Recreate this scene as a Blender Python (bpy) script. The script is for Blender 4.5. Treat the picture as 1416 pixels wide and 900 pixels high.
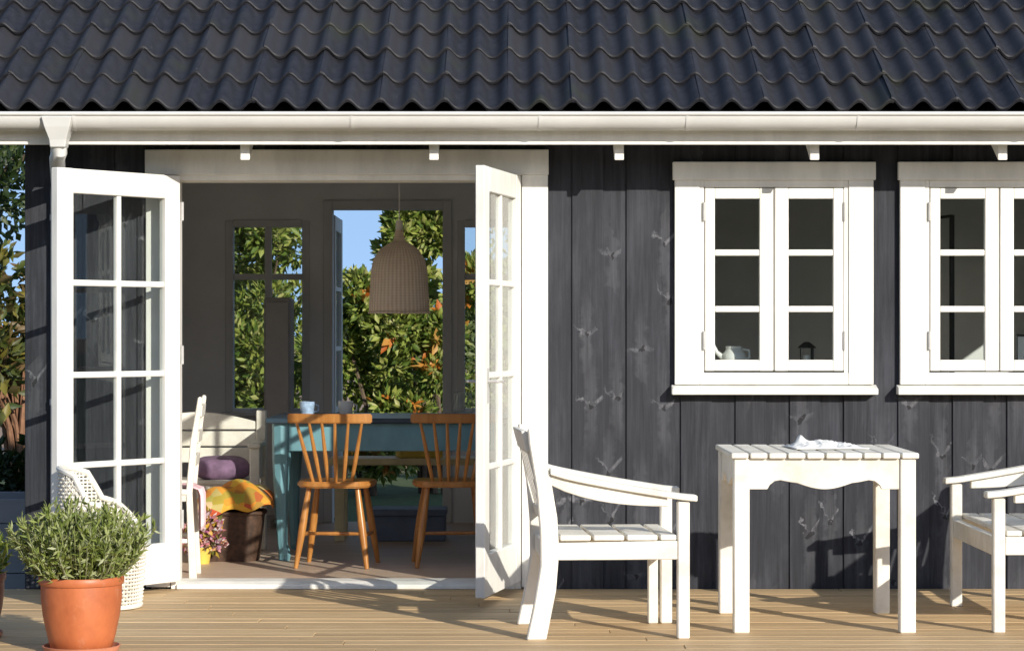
import bpy, bmesh, math, random
import numpy as np
from mathutils import Vector, Matrix

random.seed(7); rng = np.random.default_rng(7)
for o in list(bpy.data.objects): bpy.data.objects.remove(o)
scene = bpy.context.scene
COL = scene.collection
R = math.radians

# ------------------------------------------------------------------ camera
# facade plane at y=0, metres; 281 px per metre on the facade in the 1416 px photograph
CAM_D, CAM_H = 12.0, 1.253
cam = bpy.data.cameras.new('camera'); co = bpy.data.objects.new('camera', cam); COL.objects.link(co)
co.location = (0, -CAM_D, CAM_H); co.rotation_euler = (R(90), 0, 0)
cam.sensor_width = 36.0; cam.lens = 36.0 * 3372.0 / 1416.0
cam.shift_y = 10.0 / 1416.0
cam.clip_start = 0.1; cam.clip_end = 2000
scene.camera = co
# ------------------------------------------------------------------ light
SUN_EL = R(21.5); SUN_H = Vector((0.55, -0.835, 0)).normalized()      # towards the sun
w = bpy.data.worlds.new('World'); scene.world = w; w.use_nodes = True
nt = w.node_tree; bg = nt.nodes['Background']
sky = nt.nodes.new('ShaderNodeTexSky'); sky.sky_type = 'NISHITA'; sky.sun_disc = False
sky.sun_elevation = SUN_EL; sky.sun_rotation = math.atan2(SUN_H.x, SUN_H.y)
sky.air_density = 1.0; sky.dust_density = 0.8; sky.ozone_density = 1.0
# clear pale-blue horizon without the whitish band: the whole sky is read a little higher up
tc = nt.nodes.new('ShaderNodeTexCoord'); va = nt.nodes.new('ShaderNodeVectorMath'); va.operation = 'ADD'; va.inputs[1].default_value = (0, 0, 0.38)
vn = nt.nodes.new('ShaderNodeVectorMath'); vn.operation = 'NORMALIZE'
nt.links.new(tc.outputs['Generated'], va.inputs[0]); nt.links.new(va.outputs[0], vn.inputs[0]); nt.links.new(vn.outputs[0], sky.inputs[0])
nt.links.new(sky.outputs[0], bg.inputs[0]); bg.inputs[1].default_value = 0.15
sl = bpy.data.lights.new('sun', 'SUN'); sl.energy = 3.6; sl.angle = R(0.53); sl.color = (1.0, 0.945, 0.85)
so = bpy.data.objects.new('sun', sl); COL.objects.link(so)
ldir = -(SUN_H * math.cos(SUN_EL) + Vector((0, 0, math.sin(SUN_EL))))
so.rotation_euler = ldir.to_track_quat('-Z', 'Y').to_euler(); so.location = (6, -10, 8)
scene.view_settings.view_transform = 'Standard'; scene.view_settings.look = 'None'
scene.view_settings.exposure = 0.62; scene.view_settings.gamma = 1.0
scene.view_settings.use_curve_mapping = False
scene.render.engine = 'CYCLES'
scene.cycles.use_denoising = True
scene.cycles.max_bounces = 10; scene.cycles.transparent_max_bounces = 24
scene.cycles.sample_clamp_indirect = 6.0

# ------------------------------------------------------------------ mesh helpers
class MB:
    def __init__(s): s.v = []; s.f = []
    def add(s, vs, fs):
        b = len(s.v); s.v += [tuple(p) for p in vs]; s.f += [tuple(b + i for i in f) for f in fs]; return s
    def box(s, x0, x1, y0, y1, z0, z1):
        vs = [(x, y, z) for z in (z0, z1) for y in (y0, y1) for x in (x0, x1)]
        return s.add(vs, [(0, 2, 3, 1), (4, 5, 7, 6), (0, 1, 5, 4), (2, 6, 7, 3), (0, 4, 6, 2), (1, 3, 7, 5)])
    def bar(s, a, b, wa, wb, up=(0, 0, 1)):
        """square bar from a to b; wa = (width across, width along up)"""
        a = Vector(a); b = Vector(b); d = (b - a).normalized(); u = Vector(up)
        x = d.cross(u)
        if x.length < 1e-4: x = d.cross(Vector((1, 0, 0)))
        x.normalize(); y = x.cross(d)
        vs = []
        for p, (w1, w2) in ((a, wa), (b, wb)):
            for sx, sy in ((-1, -1), (1, -1), (1, 1), (-1, 1)):
                vs.append(p + x * sx * w1 / 2 + y * sy * w2 / 2)
        return s.add(vs, [(0, 3, 2, 1), (4, 5, 6, 7), (0, 1, 5, 4), (1, 2, 6, 5), (2, 3, 7, 6), (3, 0, 4, 7)])
    def tube(s, pts, rad, n=10, cap=True):
        pts = [Vector(p) for p in pts]
        if not hasattr(rad, '__len__'): rad = [rad] * len(pts)
        vs = []; fs = []
        prev = None
        for i, p in enumerate(pts):
            d = (pts[min(i + 1, len(pts) - 1)] - pts[max(i - 1, 0)]).normalized()
            if prev is None:
                x = d.cross(Vector((0, 0, 1)))
                if x.length < 1e-3: x = d.cross(Vector((1, 0, 0)))
            else: x = prev - d * prev.dot(d)
            x.normalize(); prev = x; y = d.cross(x)
            for k in range(n):
                a = 2 * math.pi * k / n
                vs.append(p + (x * math.cos(a) + y * math.sin(a)) * rad[i])
        for i in range(len(pts) - 1):
            for k in range(n):
                fs.append((i * n + k, i * n + (k + 1) % n, (i + 1) * n + (k + 1) % n, (i + 1) * n + k))
        if cap:
            fs.append(tuple(range(n - 1, -1, -1))); m = (len(pts) - 1) * n; fs.append(tuple(m + k for k in range(n)))
        return s.add(vs, fs)
    def lathe(s, prof, n=32, c=(0, 0, 0)):
        vs = []; fs = []
        for r, z in prof:
            for k in range(n):
                a = 2 * math.pi * k / n; vs.append((c[0] + r * math.cos(a), c[1] + r * math.sin(a), c[2] + z))
        for i in range(len(prof) - 1):
            for k in range(n):
                fs.append((i * n + k, i * n + (k + 1) % n, (i + 1) * n + (k + 1) % n, (i + 1) * n + k))
        return s.add(vs, fs)
    def prism(s, poly, axis, a, b):
        """poly: 2D outline in the plane across axis; extruded from a to b"""
        def P(p, t):
            return (t, p[0], p[1]) if axis == 'x' else (p[0], t, p[1]) if axis == 'y' else (p[0], p[1], t)
        n = len(poly)
        vs = [P(p, a) for p in poly] + [P(p, b) for p in poly]
        fs = [tuple(range(n)), tuple(range(2 * n - 1, n - 1, -1))] + [(i, i + n, (i + 1) % n + n, (i + 1) % n) for i in range(n)]
        return s.add(vs, fs)
    def xform(s, M):
        s.v = [tuple(M @ Vector(p)) for p in s.v]; return s
    def mesh(s, name, bevel=0, seg=1, smooth=False):
        me = bpy.data.meshes.new(name); me.from_pydata(s.v, [], s.f)
        bm = bmesh.new(); bm.from_mesh(me)
        bmesh.ops.recalc_face_normals(bm, faces=bm.faces)
        if bevel:
            es = [e for e in bm.edges if len(e.link_faces) == 2 and e.calc_face_angle(0) > 0.6]
            bmesh.ops.bevel(bm, geom=es, offset=bevel, segments=seg, affect='EDGES', clamp_overlap=True)
        bm.to_mesh(me); bm.free()
        if smooth:
            me.polygons.foreach_set('use_smooth', [True] * len(me.polygons))
            me.set_sharp_from_angle(angle=R(40))
        return me
    def build(s, name, m, parent=None, bevel=0, seg=1, smooth=False, loc=None):
        return link(name, s.mesh(name, bevel, seg, smooth), m, parent, loc)
def link(name, me, m=None, parent=None, loc=None):
    if m is not None and not me.materials: me.materials.append(m)
    o = bpy.data.objects.new(name, me); COL.objects.link(o)
    if parent is not None: o.parent = parent
    if loc is not None: o.location = loc
    return o
def empty(name, loc=(0, 0, 0), rz=0):
    o = bpy.data.objects.new(name, None); COL.objects.link(o); o.location = loc; o.rotation_euler = (0, 0, rz)
    o.empty_display_size = 0.1
    return o
def tag(o, label, cat, group=None, kind=None):
    o['label'] = label; o['category'] = cat
    if group: o['group'] = group
    if kind: o['kind'] = kind
    return o
def struct(o, label, cat):
    return tag(o, label, cat, kind='structure')
def copy_tree(o, parent=None):
    c = o.copy(); COL.objects.link(c); c.parent = parent
    for ch in list(o.children): copy_tree(ch, c)
    return c

# ------------------------------------------------------------------ materials
class NT:
    def __init__(s, name):
        s.m = bpy.data.materials.new(name); s.m.use_nodes = True; s.t = s.m.node_tree
        s.b = s.t.nodes['Principled BSDF']; s.out = s.t.nodes['Material Output']
    def n(s, typ, **kw):
        nd = s.t.nodes.new(typ)
        for k, v in kw.items():
            if k.startswith('i_'):
                key = k[2:]; key = int(key) if key.isdigit() else key
                nd.inputs[key].default_value = v
            else: setattr(nd, k, v)
        return nd
    def l(s, a, b): s.t.links.new(a, b)
    def coord(s, scale=(1, 1, 1), kind='Object'):
        tc = s.n('ShaderNodeTexCoord'); mp = s.n('ShaderNodeMapping'); mp.inputs['Scale'].default_value = scale
        s.l(tc.outputs[kind], mp.inputs[0]); return mp.outputs[0]
    def noise(s, vec, scale, detail=4, rough=0.55, dist=0):
        nd = s.n('ShaderNodeTexNoise'); nd.inputs['Scale'].default_value = scale; nd.inputs['Detail'].default_value = detail
        nd.inputs['Roughness'].default_value = rough; nd.inputs['Distortion'].default_value = dist
        if vec is not None: s.l(vec, nd.inputs['Vector'])
        return nd.outputs[0]
    def ramp(s, fac, stops):
        nd = s.n('ShaderNodeValToRGB'); els = nd.color_ramp.elements
        while len(els) < len(stops): els.new(0.5)
        for e, (p, c) in zip(els, stops): e.position = p; e.color = (*c, 1) if len(c) == 3 else c
        s.l(fac, nd.inputs[0]); return nd.outputs[0]
    def mix(s, fac, a, b, mode='MIX'):
        nd = s.n('ShaderNodeMix', data_type='RGBA', blend_type=mode)
        for sock, v in ((nd.inputs[0], fac), (nd.inputs[6], a), (nd.inputs[7], b)):
            if hasattr(v, 'links'): s.l(v, sock)
            elif isinstance(v, (int, float)): sock.default_value = v
            else: sock.default_value = (*v, 1)
        return nd.outputs[2]
    def math(s, op, a, b=None):
        nd = s.n('ShaderNodeMath', operation=op)
        for i, v in enumerate((a, b)):
            if v is None: continue
            if hasattr(v, 'links'): s.l(v, nd.inputs[i])
            else: nd.inputs[i].default_value = v
        return nd.outputs[0]
    def bump(s, h, strength=0.3, dist=0.01):
        nd = s.n('ShaderNodeBump'); nd.inputs['Strength'].default_value = strength; nd.inputs['Distance'].default_value = dist
        s.l(h, nd.inputs['Height']); s.l(nd.outputs[0], s.b.inputs['Normal'])
    def set(s, **kw):
        for k, v in kw.items():
            k = k.replace('_', ' ').replace('IOR Level', 'IOR Level'); sock = s.b.inputs[k]
            if hasattr(v, 'links'): s.l(v, sock)
            elif isinstance(v, tuple) and len(v) == 3: sock.default_value = (*v, 1)
            else: sock.default_value = v
        return s.m

def m_paint(name, col, rough=0.5, var=0.10, scale=(3, 3, 3), bump=0.06):
    t = NT(name); c = t.coord(scale)
    n1 = t.noise(c, 2.0, 6, 0.6); n2 = t.noise(c, 40, 3)
    dark = tuple(x * (1 - var) for x in col); lite = tuple(min(1, x * (1 + var * 0.25)) for x in col)
    base = t.ramp(n1, [(0.3, dark), (0.6, lite)])
    rnd = t.n('ShaderNodeObjectInfo').outputs['Random']
    base = t.mix(t.math('MULTIPLY', rnd, 0.10), base, dark)
    t.bump(n2, bump, 0.004)
    return t.set(Base_Color=base, Roughness=rough)
def m_plain(name, col, rough=0.6, var=0.15, scale=8, spec=0.5):
    t = NT(name); c = t.coord(); n = t.noise(c, scale, 5)
    base = t.ramp(n, [(0.3, tuple(x * (1 - var) for x in col)), (0.7, tuple(min(1, x * (1 + var)) for x in col))])
    t.b.inputs['Specular IOR Level'].default_value = spec
    t.bump(n, 0.08, 0.003)
    return t.set(Base_Color=base, Roughness=rough)
def m_wood(name, c1, c2, axis='x', grain=18, rough=0.55, bump=0.2, rand=0.25):
    t = NT(name); sc = {'x': (0.12, 1, 1), 'y': (1, 0.12, 1), 'z': (1, 1, 0.06)}[axis]
    c = t.coord(sc)
    off = t.n('ShaderNodeVectorMath', operation='ADD'); t.l(c, off.inputs[0])
    rn = t.n('ShaderNodeObjectInfo').outputs['Random']
    cx = t.n('ShaderNodeCombineXYZ'); t.l(t.math('MULTIPLY', rn, 37.0), cx.inputs[0]); t.l(t.math('MULTIPLY', rn, 13.0), cx.inputs[1]); t.l(cx.outputs[0], off.inputs[1])
    n1 = t.noise(off.outputs[0], grain, 6, 0.6, 0.6); n2 = t.noise(t.coord(), 2.2, 4)
    col = t.ramp(n1, [(0.3, c1), (0.7, c2)])
    col = t.mix(t.math('MULTIPLY', n2, 0.35), col, tuple(x * 0.7 for x in c1))
    col = t.mix(t.math('MULTIPLY', rn, rand), col, tuple(x * 0.6 for x in c1))
    t.bump(n1, bump, 0.003)
    return t.set(Base_Color=col, Roughness=rough)

M = {}
M['white'] = m_paint('white_paint', (0.79, 0.77, 0.71), 0.5, 0.16, (4, 4, 1.2), 0.12)
def m_worn_white():
    t = NT('worn_white_furniture_paint'); rn = t.n('ShaderNodeObjectInfo').outputs['Random']
    cx = t.n('ShaderNodeCombineXYZ'); t.l(t.math('MULTIPLY', rn, 31.0), cx.inputs[0]); t.l(t.math('MULTIPLY', rn, 17.0), cx.inputs[2])
    ad = t.n('ShaderNodeVectorMath', operation='ADD'); t.l(t.coord(), ad.inputs[0]); t.l(cx.outputs[0], ad.inputs[1]); P = ad.outputs[0]
    big = t.noise(P, 5, 5, 0.65); fine = t.noise(P, 70, 4, 0.6)
    col = t.ramp(big, [(0.30, (0.60, 0.555, 0.465)), (0.55, (0.775, 0.745, 0.665))])
    col = t.mix(t.math('MULTIPLY', rn, 0.22), col, (0.64, 0.60, 0.52))
    spot = t.ramp(t.noise(P, 26, 5, 0.7), [(0.66, (0, 0, 0)), (0.74, (1, 1, 1))])
    col = t.mix(t.math('MULTIPLY', spot, 0.55), col, (0.34, 0.29, 0.22))
    t.bump(fine, 0.25, 0.003); return t.set(Base_Color=col, Roughness=t.math('ADD', t.math('MULTIPLY', big, 0.3), 0.35))
M['white_furniture'] = m_worn_white()
M['gutter'] = m_plain('white_gutter_metal', (0.60, 0.59, 0.56), 0.35, 0.06, 5)
M['gutter_dirt'] = M['gutter']

def m_tar():
    t = NT('black_tarred_boards'); c = t.coord((1, 1, 0.05))
    rn = t.n('ShaderNodeObjectInfo').outputs['Random']
    cx = t.n('ShaderNodeCombineXYZ'); t.l(t.math('MULTIPLY', rn, 50.0), cx.inputs[0])
    ad = t.n('ShaderNodeVectorMath', operation='ADD'); t.l(c, ad.inputs[0]); t.l(cx.outputs[0], ad.inputs[1])
    grain = t.noise(ad.outputs[0], 45, 6, 0.62, 0.4)
    blot = t.noise(t.coord((1, 1, 0.5)), 6, 5, 0.6)
    col = t.ramp(grain, [(0.28, (0.006, 0.0065, 0.008)), (0.50, (0.021, 0.022, 0.027)), (0.74, (0.052, 0.053, 0.063))])
    col = t.mix(t.math('MULTIPLY', blot, 0.55), col, (0.032, 0.033, 0.041))
    col = t.mix(t.math('MULTIPLY', rn, 0.40), col, (0.034, 0.035, 0.042))
    # pale wing-shaped marks round the knots
    tc = t.n('ShaderNodeTexCoord'); sx = t.n('ShaderNodeSeparateXYZ'); t.l(tc.outputs['Object'], sx.inputs[0])
    wob = t.noise(t.coord((1, 1, 1)), 24, 3)
    wv = t.math('MULTIPLY', t.math('SUBTRACT', wob, 0.5), 0.075)
    px = t.math('MULTIPLY', t.math('ADD', sx.outputs[0], wv), 7.45); pz = t.math('MULTIPLY', t.math('ADD', sx.outputs[2], wv), 2.6)
    cb = t.n('ShaderNodeCombineXYZ'); t.l(px, cb.inputs[0]); t.l(pz, cb.inputs[1])
    vo = t.n('ShaderNodeTexVoronoi', voronoi_dimensions='2D', feature='F1'); vo.inputs['Scale'].default_value = 1; vo.inputs['Randomness'].default_value = 0.9
    t.l(cb.outputs[0], vo.inputs['Vector'])
    sp = t.n('ShaderNodeSeparateXYZ'); t.l(vo.outputs['Position'], sp.inputs[0])
    dx = t.math('DIVIDE', t.math('SUBTRACT', px, sp.outputs[0]), 7.45); dz = t.math('DIVIDE', t.math('SUBTRACT', pz, sp.outputs[1]), 2.6)
    sc = t.n('ShaderNodeSeparateColor'); t.l(vo.outputs['Color'], sc.inputs[0])
    slope = t.math('ADD', t.math('MULTIPLY', sc.outputs[1], 1.9), 0.1)
    adx = t.math('ABSOLUTE', dx)
    vd = t.math('ABSOLUTE', t.math('SUBTRACT', dz, t.math('MULTIPLY', adx, slope)))
    def below(x, lim, soft):
        mr = t.n('ShaderNodeMapRange', interpolation_type='SMOOTHSTEP'); mr.inputs['From Min'].default_value = lim + soft; mr.inputs['From Max'].default_value = lim
        t.l(x, mr.inputs[0]); return mr.outputs[0]
    wing = t.math('MULTIPLY', below(vd, 0.004, 0.013), below(adx, 0.040, 0.035))
    gate = t.math('GREATER_THAN', sc.outputs[0], 0.55)
    fine = t.ramp(t.noise(t.coord((1, 1, 0.6)), 30, 4, 0.7), [(0.35, (0, 0, 0)), (0.62, (1, 1, 1))])
    mask = t.math('MULTIPLY', t.math('MULTIPLY', wing, gate), fine)
    # faint vertical wash running below and above a knot
    streak = t.math('MULTIPLY', t.math('MULTIPLY', below(adx, 0.010, 0.03), below(t.math('ABSOLUTE', dz), 0.06, 0.22)), gate)
    col = t.mix(t.math('MULTIPLY', t.math('MULTIPLY', streak, grain), 0.35), col, (0.16, 0.16, 0.17))
    col = t.mix(t.math('MULTIPLY', mask, t.math('ADD', t.math('MULTIPLY', sc.outputs[2], 0.55), 0.2)), col, (0.26, 0.26, 0.275))
    fade = t.ramp(t.noise(t.coord((1, 1, 0.35)), 4.5, 5, 0.65), [(0.48, (0, 0, 0)), (0.72, (1, 1, 1))])
    col = t.mix(t.math('MULTIPLY', t.math('MULTIPLY', fade, grain), 0.8), col, (0.080, 0.084, 0.100))
    rr = t.math('SQRT', t.math('ADD', t.math('MULTIPLY', dx, dx), t.math('MULTIPLY', t.math('MULTIPLY', dz, dz), 0.6)))
    col = t.mix(t.math('MULTIPLY', t.math('MULTIPLY', below(rr, 0.008, 0.006), gate), 0.85), col, (0.006, 0.006, 0.007))
    t.bump(grain, 0.5, 0.004)
    t.b.inputs['Specular IOR Level'].default_value = 0.3
    return t.set(Base_Color=col, Roughness=0.72)
M['tar'] = m_tar()
def m_tile():
    t = NT('dark_glazed_tile'); rn = t.n('ShaderNodeObjectInfo').outputs['Random']
    c = t.coord(); n = t.noise(c, 26, 5, 0.65); geo = t.n('ShaderNodeNewGeometry')
    n2 = t.noise(geo.outputs['Position'], 3.0, 4, 0.6)
    col = t.ramp(n, [(0.3, (0.013, 0.013, 0.016)), (0.7, (0.030, 0.030, 0.036))])
    col = t.mix(t.math('MULTIPLY', t.math('POWER', rn, 2.0), 0.75), col, (0.038, 0.036, 0.038))
    moss = t.ramp(n2, [(0.56, (0, 0, 0)), (0.72, (1, 1, 1))])
    col = t.mix(t.math('MULTIPLY', moss, 0.55), col, (0.034, 0.038, 0.024))
    sp = t.ramp(t.noise(geo.outputs['Position'], 55, 2), [(0.74, (0, 0, 0)), (0.80, (1, 1, 1))])
    col = t.mix(t.math('MULTIPLY', sp, 0.6), col, (0.22, 0.22, 0.22))
    t.bump(n, 0.22, 0.004); t.b.inputs['Specular IOR Level'].default_value = 0.22
    return t.set(Base_Color=col, Roughness=t.math('ADD', t.math('MULTIPLY', n2, 0.30), 0.34))
M['tile'] = m_tile()
M['underlay'] = m_plain('roof_underlay', (0.03, 0.03, 0.03), 0.9)
M['deck'] = m_wood('deck_pine', (0.50, 0.33, 0.162), (0.71, 0.51, 0.28), 'x', 30, 0.62, 0.3, 0.45)
M['ifloor'] = m_wood('interior_floor_wood', (0.50, 0.36, 0.26), (0.64, 0.49, 0.37), 'x', 20, 0.5, 0.08, 0.0)
M['iwall'] = m_plain('interior_wall_paint', (0.77, 0.765, 0.755), 0.8, 0.06, 3)
M['iframe'] = m_plain('interior_frame_paint', (0.62, 0.61, 0.59), 0.6, 0.06, 3)
M['ceiling'] = m_plain('ceiling_board', (0.78, 0.77, 0.74), 0.8, 0.08, 3)
def m_glass():
    t = NT('window_glass'); t.t.nodes.remove(t.b)
    tr = t.n('ShaderNodeBsdfTransparent'); tr.inputs[0].default_value = (0.93, 0.95, 0.94, 1)
    gl = t.n('ShaderNodeBsdfGlossy'); gl.inputs['Roughness'].default_value = 0.01
    bp = t.n('ShaderNodeBump'); bp.inputs['Strength'].default_value = 0.03; bp.inputs['Distance'].default_value = 0.01
    t.l(t.noise(t.coord(), 2.5, 2), bp.inputs['Height']); t.l(bp.outputs[0], gl.inputs['Normal'])
    lw = t.n('ShaderNodeLayerWeight'); lw.inputs[0].default_value = 0.5
    fac = t.math('ADD', t.math('MULTIPLY', t.math('POWER', lw.outputs['Facing'], 5.0), 0.9), 0.035)
    mx = t.n('ShaderNodeMixShader'); t.l(fac, mx.inputs[0]); t.l(tr.outputs[0], mx.inputs[1]); t.l(gl.outputs[0], mx.inputs[2])
    t.l(mx.outputs[0], t.out.inputs[0]); return t.m
M['glass'] = m_glass()
M['dark_metal'] = m_plain('dark_metal', (0.03, 0.03, 0.03), 0.4)
M['steel'] = m_plain('steel_hinge', (0.45, 0.44, 0.42), 0.35, 0.1, 20)
def m_pot():
    t = NT('terracotta'); c = t.coord((1, 1, 0.7)); n = t.noise(c, 9, 6, 0.65); n2 = t.noise(c, 22, 5, 0.7)
    col = t.ramp(n, [(0.3, (0.36, 0.095, 0.035)), (0.62, (0.50, 0.145, 0.05))])
    col = t.mix(t.math('MULTIPLY', t.ramp(n2, [(0.60, (0, 0, 0)), (0.78, (1, 1, 1))]), 0.35), col, (0.58, 0.36, 0.25))
    t.bump(n2, 0.12, 0.004); return t.set(Base_Color=col, Roughness=t.math('ADD', t.math('MULTIPLY', n, 0.3), 0.30))
M['terracotta'] = m_pot()
M['terracotta_pale'] = m_plain('terracotta_saucer', (0.50, 0.20, 0.11), 0.6, 0.15, 9)
M['dark_red'] = m_plain('dark_red_pot', (0.15, 0.045, 0.035), 0.5)
M['soil'] = m_plain('soil', (0.05, 0.035, 0.025), 0.95, 0.4, 60)
M['orange_wood'] = m_wood('orange_varnished_wood', (0.40, 0.15, 0.032), (0.62, 0.28, 0.075), 'z', 30, 0.3, 0.08, 0.1)
M['blue_paint'] = m_paint('teal_blue_paint', (0.17, 0.36, 0.42), 0.45, 0.25, (4, 4, 2))
M['navy'] = m_plain('navy_table_top', (0.035, 0.06, 0.085), 0.3)
M['cream'] = m_plain('cream_paint', (0.72, 0.64, 0.40), 0.5)
M['basket'] = m_plain('dark_wicker', (0.07, 0.035, 0.02), 0.7, 0.5, 40)
M['purple'] = m_plain('purple_cotton', (0.20, 0.12, 0.20), 0.9, 0.35, 14)
M['pink'] = m_plain('pale_pink_cotton', (0.78, 0.52, 0.55), 0.9, 0.12, 10)
M['cloth'] = m_plain('white_cotton', (0.78, 0.77, 0.73), 0.9, 0.06, 14)
M['blue_box'] = m_plain('blue_box_paint', (0.16, 0.20, 0.28), 0.6)
M['yellow'] = m_plain('yellow_cover', (0.62, 0.46, 0.08), 0.6)
M['ceramic'] = m_plain('white_ceramic', (0.78, 0.78, 0.76), 0.2, 0.04)
M['blue_ceramic'] = m_plain('blue_white_ceramic', (0.36, 0.48, 0.66), 0.25, 0.3, 30)
M['cabinet'] = m_plain('grey_cabinet_paint', (0.42, 0.40, 0.38), 0.6, 0.08)
M['grey_low'] = m_wood('blue_grey_boards', (0.28, 0.275, 0.28), (0.38, 0.37, 0.37), 'x', 16, 0.75)
M['bark'] = m_plain('bark', (0.10, 0.07, 0.045), 0.9, 0.4, 12)
M['brown_stem'] = m_plain('brown_stem', (0.22, 0.11, 0.06), 0.85, 0.35, 14)
def m_wicker():
    t = NT('woven_rattan'); c = t.coord()
    sx = t.n('ShaderNodeSeparateXYZ'); t.l(c, sx.inputs[0])
    ang = t.math('ARCTAN2', sx.outputs[1], sx.outputs[0])
    wv = t.math('ADD', t.math('MULTIPLY', t.math('SINE', t.math('MULTIPLY', ang, 44.0)), 0.5), 0.5)
    wz = t.math('ADD', t.math('MULTIPLY', t.math('SINE', t.math('MULTIPLY', sx.outputs[2], 420.0)), 0.5), 0.5)
    h = t.math('ADD', t.math('MULTIPLY', wv, 0.7), t.math('MULTIPLY', wz, 0.3))
    n = t.noise(c, 30, 4)
    col = t.ramp(t.math('ADD', t.math('MULTIPLY', h, 0.6), t.math('MULTIPLY', n, 0.4)), [(0.15, (0.56, 0.43, 0.31)), (0.75, (0.80, 0.68, 0.55))])
    t.bump(h, 0.45, 0.005); return t.set(Base_Color=col, Roughness=0.75)
M['wicker'] = m_wicker()
def m_pattern():
    t = NT('orange_patterned_cloth'); vo = t.n('ShaderNodeTexVoronoi'); vo.inputs['Scale'].default_value = 17; t.l(t.coord(), vo.inputs['Vector'])
    sc = t.n('ShaderNodeSeparateColor'); t.l(vo.outputs['Color'], sc.inputs[0])
    col = t.ramp(sc.outputs[0], [(0.0, (0.70, 0.24, 0.03)), (0.35, (0.75, 0.46, 0.05)), (0.6, (0.55, 0.05, 0.03)), (0.85, (0.40, 0.38, 0.05)), (1, (0.7, 0.5, 0.3))])
    return t.set(Base_Color=col, Roughness=0.9)
M['pattern'] = m_pattern()
def m_leaf(name, stops, trans=0.35, rough=0.5):
    t = NT(name); g = t.n('ShaderNodeNewGeometry')
    col = t.ramp(g.outputs['Random Per Island'], stops)
    t.set(Base_Color=col, Roughness=rough)
    tl = t.n('ShaderNodeBsdfTranslucent'); t.l(t.mix(0.5, col, (0.16, 0.22, 0.03)), tl.inputs[0])
    mx = t.n('ShaderNodeMixShader'); mx.inputs[0].default_value = trans
    t.l(t.b.outputs[0], mx.inputs[1]); t.l(tl.outputs[0], mx.inputs[2]); t.l(mx.outputs[0], t.out.inputs[0]); return t.m
G = lambda *a: [(i / (len(a) - 1), c) for i, c in enumerate(a)]
M['leaf_green'] = m_leaf('leaf_green', G((0.07, 0.13, 0.025), (0.18, 0.25, 0.04), (0.32, 0.36, 0.065), (0.44, 0.43, 0.16)))
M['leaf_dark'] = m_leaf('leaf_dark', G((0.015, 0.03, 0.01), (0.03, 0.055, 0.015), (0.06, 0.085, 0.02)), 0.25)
M['leaf_pale'] = m_leaf('leaf_pale', G((0.10, 0.15, 0.05), (0.18, 0.23, 0.09), (0.28, 0.30, 0.14)))
M['leaf_yellow'] = m_leaf('leaf_yellow', G((0.04, 0.07, 0.02), (0.12, 0.14, 0.03), (0.26, 0.21, 0.04), (0.08, 0.10, 0.03), (0.20, 0.12, 0.05)))
M['leaf_herb'] = m_leaf('leaf_herb', G((0.12, 0.17, 0.03), (0.23, 0.28, 0.055), (0.33, 0.36, 0.13), (0.44, 0.46, 0.28)), 0.3, 0.6)
M['petal_orange'] = m_leaf('petal_orange', G((0.55, 0.13, 0.02), (0.65, 0.26, 0.04), (0.55, 0.32, 0.08)), 0.4)
M['petal_mixed'] = m_leaf('petal_mixed', G((0.80, 0.77, 0.75), (0.55, 0.16, 0.42), (0.75, 0.48, 0.05), (0.12, 0.14, 0.03), (0.75, 0.25, 0.33), (0.8, 0.75, 0.7)), 0.3)
def m_ground():
    t = NT('lawn_and_dry_ground'); g = t.n('ShaderNodeNewGeometry')
    n = t.noise(g.outputs['Position'], 0.35, 6, 0.6); n2 = t.noise(g.outputs['Position'], 12, 4)
    grass = t.ramp(n2, [(0.3, (0.03, 0.05, 0.012)), (0.7, (0.07, 0.10, 0.025))])
    dry = t.ramp(n2, [(0.3, (0.26, 0.17, 0.11)), (0.7, (0.36, 0.25, 0.17))])
    sx = t.n('ShaderNodeSeparateXYZ'); t.l(g.outputs['Position'], sx.inputs[0])
    mr = t.n('ShaderNodeMapRange'); mr.inputs['From Min'].default_value = 14; mr.inputs['From Max'].default_value = 17
    t.l(t.math('ADD', sx.outputs[1], t.math('MULTIPLY', n, 4)), mr.inputs[0])
    t.bump(n2, 0.6, 0.03)
    return t.set(Base_Color=t.mix(mr.outputs[0], grass, dry), Roughness=0.95)
M['ground'] = m_ground()

# ------------------------------------------------------------------ ground and deck
m = MB(); N = 24; S = 600.0
m.add([(-S, -S, -0.16), (S, -S, -0.16), (S, S, -0.16), (-S, S, -0.16)], [(0, 1, 2, 3)])
g = m.build('ground', M['ground']); struct(g, 'lawn running out to dry tan ground round the house', 'ground')
deck = MB().box(-4.0, 5.2, -7.3, -0.06, -0.13, -0.03).build('deck', M['soil'])
struct(deck, 'pale pine plank deck along the front of the dark house', 'deck')
plank_meshes = {}
PW, GAP = 0.121, 0.0045
row = 0; y = -0.055
while y > -7.25:  # rows run on out of view, lengthened to bounce more light onto the facade
    xs = [-4.02]; k = 0
    cut = [0.2 + (row * 1.37) % 2.6 - 2.0, 0.2 + (row * 1.37) % 2.6 + 1.4]
    xs = [-4.02] + cut + [5.22]
    for a, b in zip(xs[:-1], xs[1:]):
        L = round(b - a - 0.0015, 4)
        if L not in plank_meshes:
            me = MB().box(0, L, -PW, 0, -0.028, 0).mesh('plank', 0.003); me.materials.append(M['deck']); plank_meshes[L] = me
        o = link('plank', plank_meshes[L], None, deck, (a, y, random.uniform(-0.0012, 0.0012)))
    y -= PW + GAP; row += 1

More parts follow.
